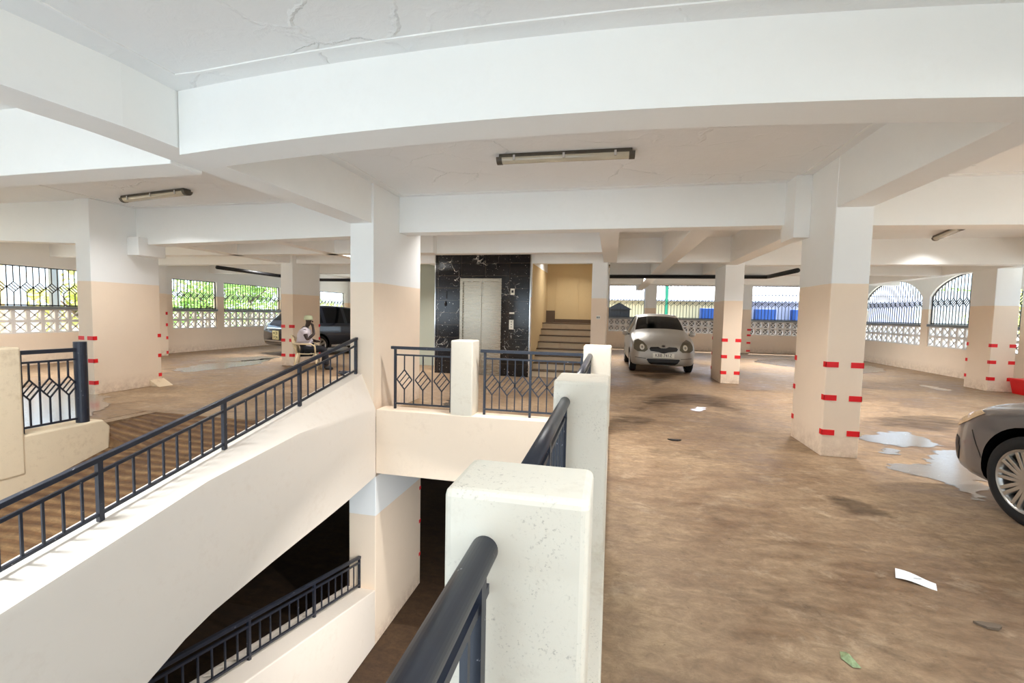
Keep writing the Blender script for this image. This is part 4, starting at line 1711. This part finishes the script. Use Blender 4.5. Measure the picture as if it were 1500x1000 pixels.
for s in (-1, 1):
    car.decal('bumper_groove', [(s * .44, .395), (s * .72, .42), (s * .72, .432), (s * .44, .407)], 0, -1, M['black'], .004)
pr = MB()
pr.box(-.035, -.02, -.27, .27, .425, .545)
plate = pr.build('number_plate', M['plate_white'], R0, world=False, bevel=.006)
FR = Matrix(((0, 0, -1, 0), (-1, 0, 0, 0), (0, 1, 0, 0), (0, 0, 0, 1)))       # text x -> -y, text y -> z, facing -x
text_mesh("KBB 741Z", .118, M['black'], plate, Matrix.Translation((-.0365, 0, .488)) @ FR, squeeze=.86)
for s in (-1, 1):
    mr = MB()
    mr.lathe([(.02, -.085), (.06, -.06), (.075, 0), (.06, .06), (.02, .085)], (0, 0, 0), 1, 14)
    o = mr.build('side_mirror', M['silver'], R0, smooth=True, world=False)
    o.data.transform(Matrix.Translation((1.16, s * .92, 1.02)) @ Matrix.Diagonal((.8, 1, 1, 1)))
    st_ = MB()
    st_.bar((1.16, s * .76, .985), (1.16, s * .90, 1.0), .05, .03)
    st_.build('stalk', M['black'], o, world=False)
    wp = MB()
    wp.bar((.985, s * .05 - .2, 1.085), (1.0, s * .05 + .25, 1.09), .015)
    wp.build('wiper', M['black'], R0, world=False)
ant = MB()
ant.box(1.72, 1.80, -.015, .015, 1.48, 1.53)
ant.build('roof_aerial', M['black'], R0, world=False)

# ---- grey sedan at the right edge
SD = [(0.0, .34, .50, .62, .58, .60, .50, .66, .01), (.05, .24, .66, .74, .62, .72, .62, .72, .015), (.16, .20, .76, .83, .68, .80, .70, .78, .02), (.36, .19, .82, .88, .77, .85, .74, .85, .03), (.7, .18, .84, .895, .84, .865, .76, .91, .035),
      (1.15, .18, .85, .90, .89, .875, .76, .965, .035), (1.45, .18, .85, .90, .92, .875, .72, 1.05, .03), (1.9, .18, .85, .90, .93, .875, .62, 1.30, .03), (2.25, .18, .85, .90, .94, .87, .57, 1.42, .035), (2.9, .18, .85, .90, .95, .87, .56, 1.44, .035),
      (3.5, .19, .85, .90, .96, .87, .58, 1.33, .03), (4.0, .2, .84, .89, .97, .86, .68, 1.08, .02), (4.35, .24, .82, .87, .95, .84, .72, 1.02, .015), (4.52, .30, .76, .82, .86, .79, .68, .92, .01), (4.58, .36, .66, .72, .78, .70, .60, .84, .01)]
car = Car('sedan', 'grey sedan with multi-spoke wheel cut off by the right edge', (3.83, 4.94, 0), math.radians(-84), SD, M['grey_car'], (.83, 3.52), .335, 1.80, 1.5, 2.2, 3.55, 4.0, 1.75, 3.75, ((2.75, 2.85),), 10, .20)
hl = [(.03, .57), (.14, .60), (.29, .675), (.44, .77), (.33, .79), (.18, .745), (.06, .67)]
for s in (-1, 1):
    car.decal('headlight', hl if s < 0 else hl, 1, s, M['lamp_amber'], .008, .01, cuts=6)
    car.decal('fog_recess', [(.10, .34), (.17, .31), (.20, .42), (.19, .50), (.13, .52), (.10, .46)], 1, s, M['black'], .006, .008)
    car.decal('bumper_seam', [(.34, .61), (.45, .40), (.458, .40), (.348, .61)], 1, s, M['black'], .003, .006)
car.decal('grille', [(-.45, .46), (.45, .46), (.50, .60), (-.50, .60)], 0, -1, M['black'], .006)
car.decal('lower_grille', [(-.5, .25), (.5, .25), (.55, .36), (-.55, .36)], 0, -1, M['black'], .006)

# ---- dark blue car behind the seated person (front is local x=0, seen from behind)
BL_ = [(0.0, .36, .55, .66, .66, .62, .52, .74, .01), (.06, .26, .70, .77, .72, .74, .64, .82, .02), (.3, .22, .80, .86, .88, .82, .74, .96, .03), (.9, .22, .82, .88, .98, .85, .74, 1.06, .03), (1.25, .22, .82, .88, 1.02, .85, .72, 1.14, .03),
       (1.75, .22, .82, .88, 1.04, .85, .64, 1.48, .03), (2.1, .22, .82, .88, 1.05, .84, .60, 1.60, .035), (3.0, .22, .82, .88, 1.06, .84, .60, 1.63, .035), (3.6, .23, .81, .88, 1.07, .84, .60, 1.56, .03), (4.0, .26, .80, .86, 1.06, .82, .62, 1.30, .02),
       (4.25, .30, .78, .84, 1.0, .80, .68, 1.08, .01), (4.36, .34, .74, .80, .92, .77, .66, .98, .01), (4.42, .42, .66, .72, .80, .70, .60, .86, .01)]
u = Vector((.34, .94, 0)).normalized()
rear = Vector((-10.54, 12.6, 0))
fr_ = rear + u * 4.42
car = Car('wagon', 'dark blue car parked behind the seated person and column', tuple(fr_), math.atan2(-u.y, -u.x), BL_, M['navy'], (.85, 3.45), .33, 1.76, 1.3, 2.0, 3.62, 4.2, 1.6, 3.7, ((2.35, 2.45), (3.2, 3.28)), 7, .19)
R3 = car.root
tl = [(.52, .84), (.74, .80), (.76, .98), (.60, 1.02)]
for pl in (tl, mirror(tl)):
    car.decal('tail_light', pl, 0, 1, M['lamp_glass'], .01, .012)
car.decal('chrome_strip', [(-.62, .865), (.62, .865), (.62, .90), (-.62, .90)], 0, 1, M['chrome'], .01, .01)
car.decal('bumper_strip', [(-.66, .455), (.66, .455), (.66, .49), (-.66, .49)], 0, 1, M['chrome'], .008, .01)
pm = MB()
pm.box(4.43, 4.445, -.17, .17, .52, .80)
plate = pm.build('number_plate', M['plate_yellow'], R3, world=False, bevel=.006)
RR = Matrix(((0, 0, 1, 0), (1, 0, 0, 0), (0, 1, 0, 0), (0, 0, 0, 1)))
text_mesh("KCB", .125, M['black'], plate, Matrix.Translation((4.447, 0, .725)) @ RR)
text_mesh("273A", .125, M['black'], plate, Matrix.Translation((4.447, 0, .59)) @ RR)
for s in (-1, 1):
    rb = MB()
    rb.box(1.25, 3.0, s * .84 - .05, s * .84 + .05, .27, .34)
    rb.build('running_board', M['silver'], R3, world=False, bevel=.01)
    mr = MB()
    mr.box(1.55, 1.68, s * .93 - .09, s * .93 + .09, 1.03, 1.17)
    mr.build('side_mirror', M['navy'], R3, world=False, bevel=.03)


# ================================================================== PERSON AND CHAIR
def skin(name, pts, edges, mat, parent, sub=2, root=0):
    me = bpy.data.meshes.new('tmp_skin')
    me.from_pydata([p[:3] for p in pts], edges, [])
    o = bpy.data.objects.new('tmp_skin', me)
    COL.objects.link(o)
    o.modifiers.new('skin', 'SKIN').use_smooth_shade = True
    for i, p in enumerate(pts):
        sv = me.skin_vertices[0].data[i]
        sv.radius = (p[3], p[4] if len(p) > 4 else p[3])
        sv.use_root = (i == root)
    sb = o.modifiers.new('sub', 'SUBSURF')
    sb.levels = sb.render_levels = sub
    dg = bpy.context.evaluated_depsgraph_get()
    m2 = bpy.data.meshes.new_from_object(o.evaluated_get(dg))
    bpy.data.objects.remove(o)
    m2.name = name
    m2.materials.clear()
    m2.materials.append(mat)
    for p in m2.polygons:
        p.use_smooth = True
    r = bpy.data.objects.new(name, m2)
    COL.objects.link(r)
    attach(r, parent, False)
    return r


PX, PY, PRZ = -7.45, 10.0, math.radians(28)
chair = empty('plastic_chair', (PX, PY, 0), PRZ)
tag(chair, 'cream plastic armchair the person sits on beside the column', 'chair')
c = MB()
rg = []
for x, hw, dz in ((-.22, .20, 0), (-.1, .215, -.012), (.05, .225, -.015), (.2, .23, 0), (.235, .22, -.03)):
    rg.append([(x, -hw, .43 + dz), (x, -hw * .5, .425 + dz), (x, hw * .5, .425 + dz), (x, hw, .43 + dz), (x, hw, .405 + dz), (x, -hw, .405 + dz)])
c.loft(rg)
c.build('seat', M['chair'], chair, world=False, smooth=False, bevel=.006)
c = MB()
for k in range(-3, 4):
    y = k * .058
    c.bar((-.22 + abs(k) * .004, y * .9, .42), (-.36 + abs(k) * abs(k) * .008, y * 1.08, .80), .040, .016, (1, 0, 0))
c.tube([(-.21, -.22, .42), (-.30, -.235, .66), (-.33, -.19, .80), (-.365, -.08, .85), (-.37, 0, .86), (-.365, .08, .85), (-.33, .19, .80), (-.30, .235, .66), (-.21, .22, .42)], .019, 8)
c.build('backrest', M['chair'], chair, world=False, smooth=True)
for s in (-1, 1):
    c = MB()
    c.tube([(-.30, s * .235, .66), (-.1, s * .27, .655), (.12, s * .27, .65), (.20, s * .262, .60), (.215, s * .25, .42)], .02, 8)
    c.build('armrest', M['chair'], chair, world=False, smooth=True)
    for x0, x1 in ((.2, .26), (-.2, -.29)):
        c = MB()
        c.tube([(x0, s * .215, .42), (x1, s * .25, 0)], [.026, .018], 8)
        c.build('leg', M['chair'], chair, world=False, smooth=True)

person = empty('person', (PX, PY, 0), PRZ)
tag(person, 'person in white shirt and pale cap sitting on a plastic chair, hand at the chin', 'person')
# local: facing +x, left side +y.  (x, y, z, r)
B = [(-.05, 0, .52, .13, .15), (-.07, 0, .70, .12, .16), (-.08, 0, .88, .12, .17), (-.06, 0, 1.00, .09, .14), (-.02, 0, 1.07, .052), (.015, 0, 1.14, .060), (.03, 0, 1.205, .085, .075), (.02, 0, 1.275, .082, .075), (.02, 0, 1.32, .045),
     # right arm (-y): hand to the chin
     (-.05, -.19, .985, .06), (.03, -.245, .76, .047), (.17, -.16, .90, .036), (.135, -.06, 1.075, .030), (.125, -.035, 1.11, .03),
     # left arm: across the lap
     (-.05, .19, .985, .06), (.0, .25, .74, .047), (.20, .08, .70, .036), (.24, -.02, .71, .030), (.26, -.06, .71, .028),
     # legs
     (-.03, .10, .50, .095), (.38, .13, .50, .070), (.38, .13, .26, .056), (.36, .13, .07, .040), (.47, .14, .035, .035),
     (-.03, -.10, .50, .095), (.40, -.12, .51, .070), (.44, -.13, .27, .056), (.46, -.14, .07, .040), (.57, -.15, .035, .035)]
BE = [(0, 1), (1, 2), (2, 3), (3, 4), (4, 5), (5, 6), (6, 7), (7, 8), (3, 9), (9, 10), (10, 11), (11, 12), (12, 13), (3, 14), (14, 15), (15, 16), (16, 17), (17, 18), (0, 19), (19, 20), (20, 21), (21, 22), (22, 23), (0, 24), (24, 25), (25, 26), (26, 27), (27, 28)]
# fingers on both hands, nose
for base, dirv, spread in ((13, Vector((-.2, .55, .75)), Vector((.5, .1, -.2))), (18, Vector((.5, -.85, -.1)), Vector((.7, .3, .1)))):
    b0 = Vector(B[base][:3])
    dirv.normalize()
    spread.normalize()
    for k in range(4):
        off = spread * (k - 1.5) * .016
        ln = (.055, .065, .062, .05)[k]
        i0 = len(B)
        p1 = b0 + off + dirv * .03
        p2 = p1 + (dirv + Vector((-.3, 0, -.25))).normalized() * ln * .6
        B += [tuple(p1) + (.0095,), tuple(p2) + (.0085,)]
        BE += [(base, i0), (i0, i0 + 1)]
    i0 = len(B)
    p1 = b0 - spread * .03 + dirv * .005
    p2 = p1 + (dirv * .8 - spread * .4).normalized() * .035
    B += [tuple(p1) + (.011,), tuple(p2) + (.009,)]
    BE += [(base, i0), (i0, i0 + 1)]
body = skin('body', B, BE, M['skin'], person)
for nm, cpos, rad, sc in (('nose', (.118, 0, 1.205), .018, (1, .9, 1.2)), ('ear', (.02, -.078, 1.215), .022, (.8, .4, 1.3)), ('ear', (.02, .078, 1.215), .022, (.8, .4, 1.3)), ('mouth', (.108, 0, 1.165), .014, (.6, 1.7, .5)),
                          ('eye', (.103, -.032, 1.235), .010, (.6, 1, .7)), ('eye', (.103, .032, 1.235), .010, (.6, 1, .7))):
    e = MB()
    e.lathe([(rad * math.sin(PI * i / 8) + .0005, -rad * math.cos(PI * i / 8)) for i in range(9)], (0, 0, 0), 2, 12)
    o = e.build(nm, M['skin'] if nm != 'eye' else M['black'], body, smooth=True, world=False)
    o.data.transform(Matrix.Translation(cpos) @ Matrix.Diagonal(sc + (1,)))
skin('shirt', [(-.05, 0, .56, .155, .175), (-.07, 0, .70, .15, .185), (-.08, 0, .88, .145, .195), (-.06, 0, 1.005, .11, .16), (-.03, 0, 1.05, .075),
               (-.05, -.19, .985, .082), (-.005, -.225, .86, .075), (-.05, .19, .985, .082), (-.02, .23, .85, .075), (.06, 0, .56, .13, .17)],
     [(0, 1), (1, 2), (2, 3), (3, 4), (3, 5), (5, 6), (3, 7), (7, 8), (0, 9)], M['shirt'], person)
skin('trousers', [(-.05, 0, .52, .14, .165), (-.02, .10, .505, .108), (.385, .13, .51, .088), (.385, .13, .27, .076), (.365, .13, .10, .072),
                  (-.02, -.10, .505, .108), (.405, -.12, .52, .088), (.445, -.13, .28, .076), (.46, -.14, .10, .072)],
     [(0, 1), (1, 2), (2, 3), (3, 4), (0, 5), (5, 6), (6, 7), (7, 8)], M['trousers'], person)
for x, y, a in ((.36, .13, .05), (.46, -.14, -.06)):
    skin('shoe', [(x - .04, y, .045, .045), (x + .06, y + a * .3, .045, .045), (x + .16, y + a, .035, .036)], [(0, 1), (1, 2)], M['black'], person, 2)
e = MB()
e.lathe([(.104, 1.245), (.106, 1.275), (.098, 1.33), (.075, 1.355), (.03, 1.362), (.002, 1.364)], (.02, 0, 0), 2, 24)
e.build('cap', M['cap'], person, smooth=True, world=False)
e = MB()
rng = random.Random(3)
e.lathe([(.05, .0), (.13, .03), (.16, .07), (.10, .12), (.03, .13)], (0, 0, 0), 2, 12)
o = e.build('bundle', M['navy'], smooth=True)
o.data.transform(Matrix.Translation((-5.95, 9.3, 0)) @ Matrix.Diagonal((1.3, .8, .8, 1)))
for v in o.data.vertices:
    v.co += Vector((rng.uniform(-.02, .02), rng.uniform(-.02, .02), max(-v.co.z, rng.uniform(-.01, .02))))
tag(o, 'small dark cloth bundle on the floor behind the top of the ramp railing', 'bundle')


# ================================================================== OUTSIDE
b = MB()
b.box(-70, 90, -60, -6.1, -.6, -.4)
b.box(-70, LX - .2, -6.1, 80, -.6, -.4)
b.box(RX + .3, 90, -6.1, 80, -.6, -.4)
b.box(LX - .2, RX + .3, BY + .2, 80, -.6, -.4)
struct(b.build('ground', M['ground']), 'pale ground outside the building', 'ground')


def leafy(x, y, z, rx, ry, rz, n, label, mat, trunk_h=None, seed=1, size=.16):
    root = empty('tree', (x, y, -.4))
    tag(root, label, 'tree')
    rng = random.Random(seed)
    lobes = [(Vector((rng.uniform(-.55, .55), rng.uniform(-.55, .55), rng.uniform(-.5, .6))), rng.uniform(.35, .6)) for _ in range(9)]
    L = MB()
    for i in range(n):
        c0, r0 = rng.choice(lobes)
        while True:
            d = Vector((rng.uniform(-1, 1), rng.uniform(-1, 1), rng.uniform(-1, 1)))
            if .25 < d.length < 1:
                break
        p = c0 + d * r0
        p = Vector((x + p.x * rx, y + p.y * ry, z + p.z * rz))
        a = Vector((rng.uniform(-1, 1), rng.uniform(-1, 1), rng.uniform(-.6, .6))).normalized() * size * rng.uniform(.6, 1.3)
        q = a.cross(Vector((rng.uniform(-1, 1), rng.uniform(-1, 1), rng.uniform(-1, 1)))).normalized() * size * .45
        L.add([p - a, p + q, p + a, p - q], [(0, 1, 2, 3)])
    me = bpy.data.meshes.new('foliage')
    me.from_pydata(L.v, [], L.f)
    me.materials.append(mat)
    o = bpy.data.objects.new('foliage', me)
    COL.objects.link(o)
    attach(o, root)
    t = MB()
    t.tube([(x, y, -.4), (x + .05, y, (z - .4) / 2), (x - .05, y + .05, z)], [.14, .11, .07], 8)
    br = t.build('trunk', M['bark'], root, smooth=True)
    for k in range(4):
        a = k * 1.6 + seed
        t = MB()
        t.tube([(x, y, z - .5), (x + .6 * rx * math.cos(a), y + .6 * ry * math.sin(a), z + .4)], [.06, .02], 6)
        t.build('branch', M['bark'], br, smooth=True)


# yellow building and pole on the left
root = empty('yellow_building', (-21.5, 8.0, -.4))
tag(root, 'tall yellow rendered building beyond the window at the left edge', 'building')
b = MB()
b.box(-25, -19.5, 2.0, 11.0, -.4, 9)
b.build('wall', M['yellow_wall'], root)
for y in (3.4, 5.6, 9.2):
    b = MB()
    b.box(-19.51, -19.45, y, y + 1.1, 3.6, 4.9)
    f = b.build('window', M['sill'], root)
    b = MB()
    b.box(-19.455, -19.44, y + .08, y + 1.02, 3.68, 4.82)
    b.build('pane', M['glass_dark'], f)
b = MB()
b.tube([(-18.2, 11.55, -.4), (-18.2, 11.55, 7)], [.15, .11], 10)
tag(b.build('power_pole', M['sill'], smooth=True), 'grey pole outside the left window beyond the block screen', 'pole')
TR = [(-21, 14.2, 1.5, 1.5, 1.6, 1.5, 1100, 'loose green bush outside between the yellow building and the pole', 'leaf_b', 11),
      (-22.5, 17.0, 2.2, 1.8, 2.0, 1.8, 1300, 'green tree outside behind the left pole', 'leaf_a', 12),
      (-22, 21.0, 1.9, 2.2, 2.3, 2.0, 1600, 'leafy green tree outside behind the pale left column', 'leaf_a', 13),
      (-23, 25.2, 2.4, 2.3, 1.9, 2.6, 1800, 'bright green tree filling the window right of the pale left column', 'leaf_a', 14),
      (-24, 29.4, 2.2, 2.2, 1.9, 2.4, 1600, 'tall green tree outside left of the column behind the seated person', 'leaf_a', 15),
      (-23, 34.0, 1.0, 2.2, 2.4, 1.3, 1300, 'low yellowish bush outside the windows behind the dark blue car', 'leaf_b', 16)]
for x, y, z, rx, ry, rz, n, lab, mt, sd_ in TR:
    leafy(x, y, z, rx, ry, rz, n, lab, M[mt], seed=sd_)
leafy(24, 33, 2.4, 2.4, 2.4, 1.8, 1500, 'green tree outside the right arches near the column', M['leaf_b'], seed=21)
leafy(37, 58, 3.2, 4, 4, 2.0, 1600, 'far pale green tree outside the farther right arch', M['leaf_a'], seed=22, size=.3)

# back: pale shed roof, buff wall, blue gate leaves, green pole
root = empty('shed', (3, 30, -.4))
tag(root, 'long pale shed with a big sheet roof behind the back windows', 'building')
b = MB()
b.prism([(28.0, 2.45), (34.0, 5.6), (34.0, 5.7), (28.0, 2.53)], 0, -3, 16)
b.build('roof', M['roof_sheet'], root)
b = MB()
b.box(-3, 7.6, 28.4, 28.6, -.4, 2.6)
b.build('wall', M['buff'], root)
b = MB()
b.box(7.6, 16, 28.6, 28.8, -.4, 2.9)
b.build('end_wall', M['roof_sheet'], root)
for x, w in ((4.9, .7), (7.75, 1.0), (9.6, .9)):
    b = MB()
    b.box(x, x + w, 27.2, 27.8, -.4, 2.05)
    tag(b.build('blue_tank', M['blue'], bevel=.05), {4.9: 'blue tank outside left of the middle column', 7.75: 'blue tank outside right of the middle column', 9.6: 'blue tank outside beside the tall near column'}[x], 'tank')
b = MB()
b.tube([(3.0, 27.0, -.4), (3.0, 27.0, 4.4)], .07, 8)
b.bar((3.0, 27.0, 3.0), (3.25, 27.0, 3.3), .05)
tag(b.build('green_pole', M['green'], smooth=False), 'green pole standing outside the back window', 'pole')
b = MB()
b.prism([(-.3, 1.85), (.35, 2.2), (1.0, 1.85)], 1, 24.0, 25.5)
b.box(-.2, .9, 24.1, 25.4, -.4, 1.85)
tag(b.build('dark_hut', M['iron']), 'dark peaked hut outside just above the hatchback', 'hut')

b = MB()
b.box(-3.5, 9.5, 23.6, 23.9, -.4, 1.42)  # dark sheet standing in for the shadowed space behind the screens
tag(b.build('shade_backing', plain('shade_brown', (62, 52, 44), .9, 0, .2)), 'dark low wall added for the shadowed space behind the back block screens', 'wall')
# right: white house far off
root = empty('white_house', (26, 46, -.4))
tag(root, 'white house with a grey roof far outside the right arches', 'building')
b = MB()
b.box(22, 30, 42, 50, -.4, 2.4)
b.build('wall', M['white'], root)
b = MB()
b.prism([(41.4, 2.4), (46, 4.2), (50.6, 2.4)], 0, 21.5, 30.5)
b.build('roof', M['sill'], root)
b = MB()
b.box(15.5, 15.7, 12, 40, -.4, .9)
tag(b.build('garden_wall', M['white']), 'low white garden wall outside the right arches', 'wall')
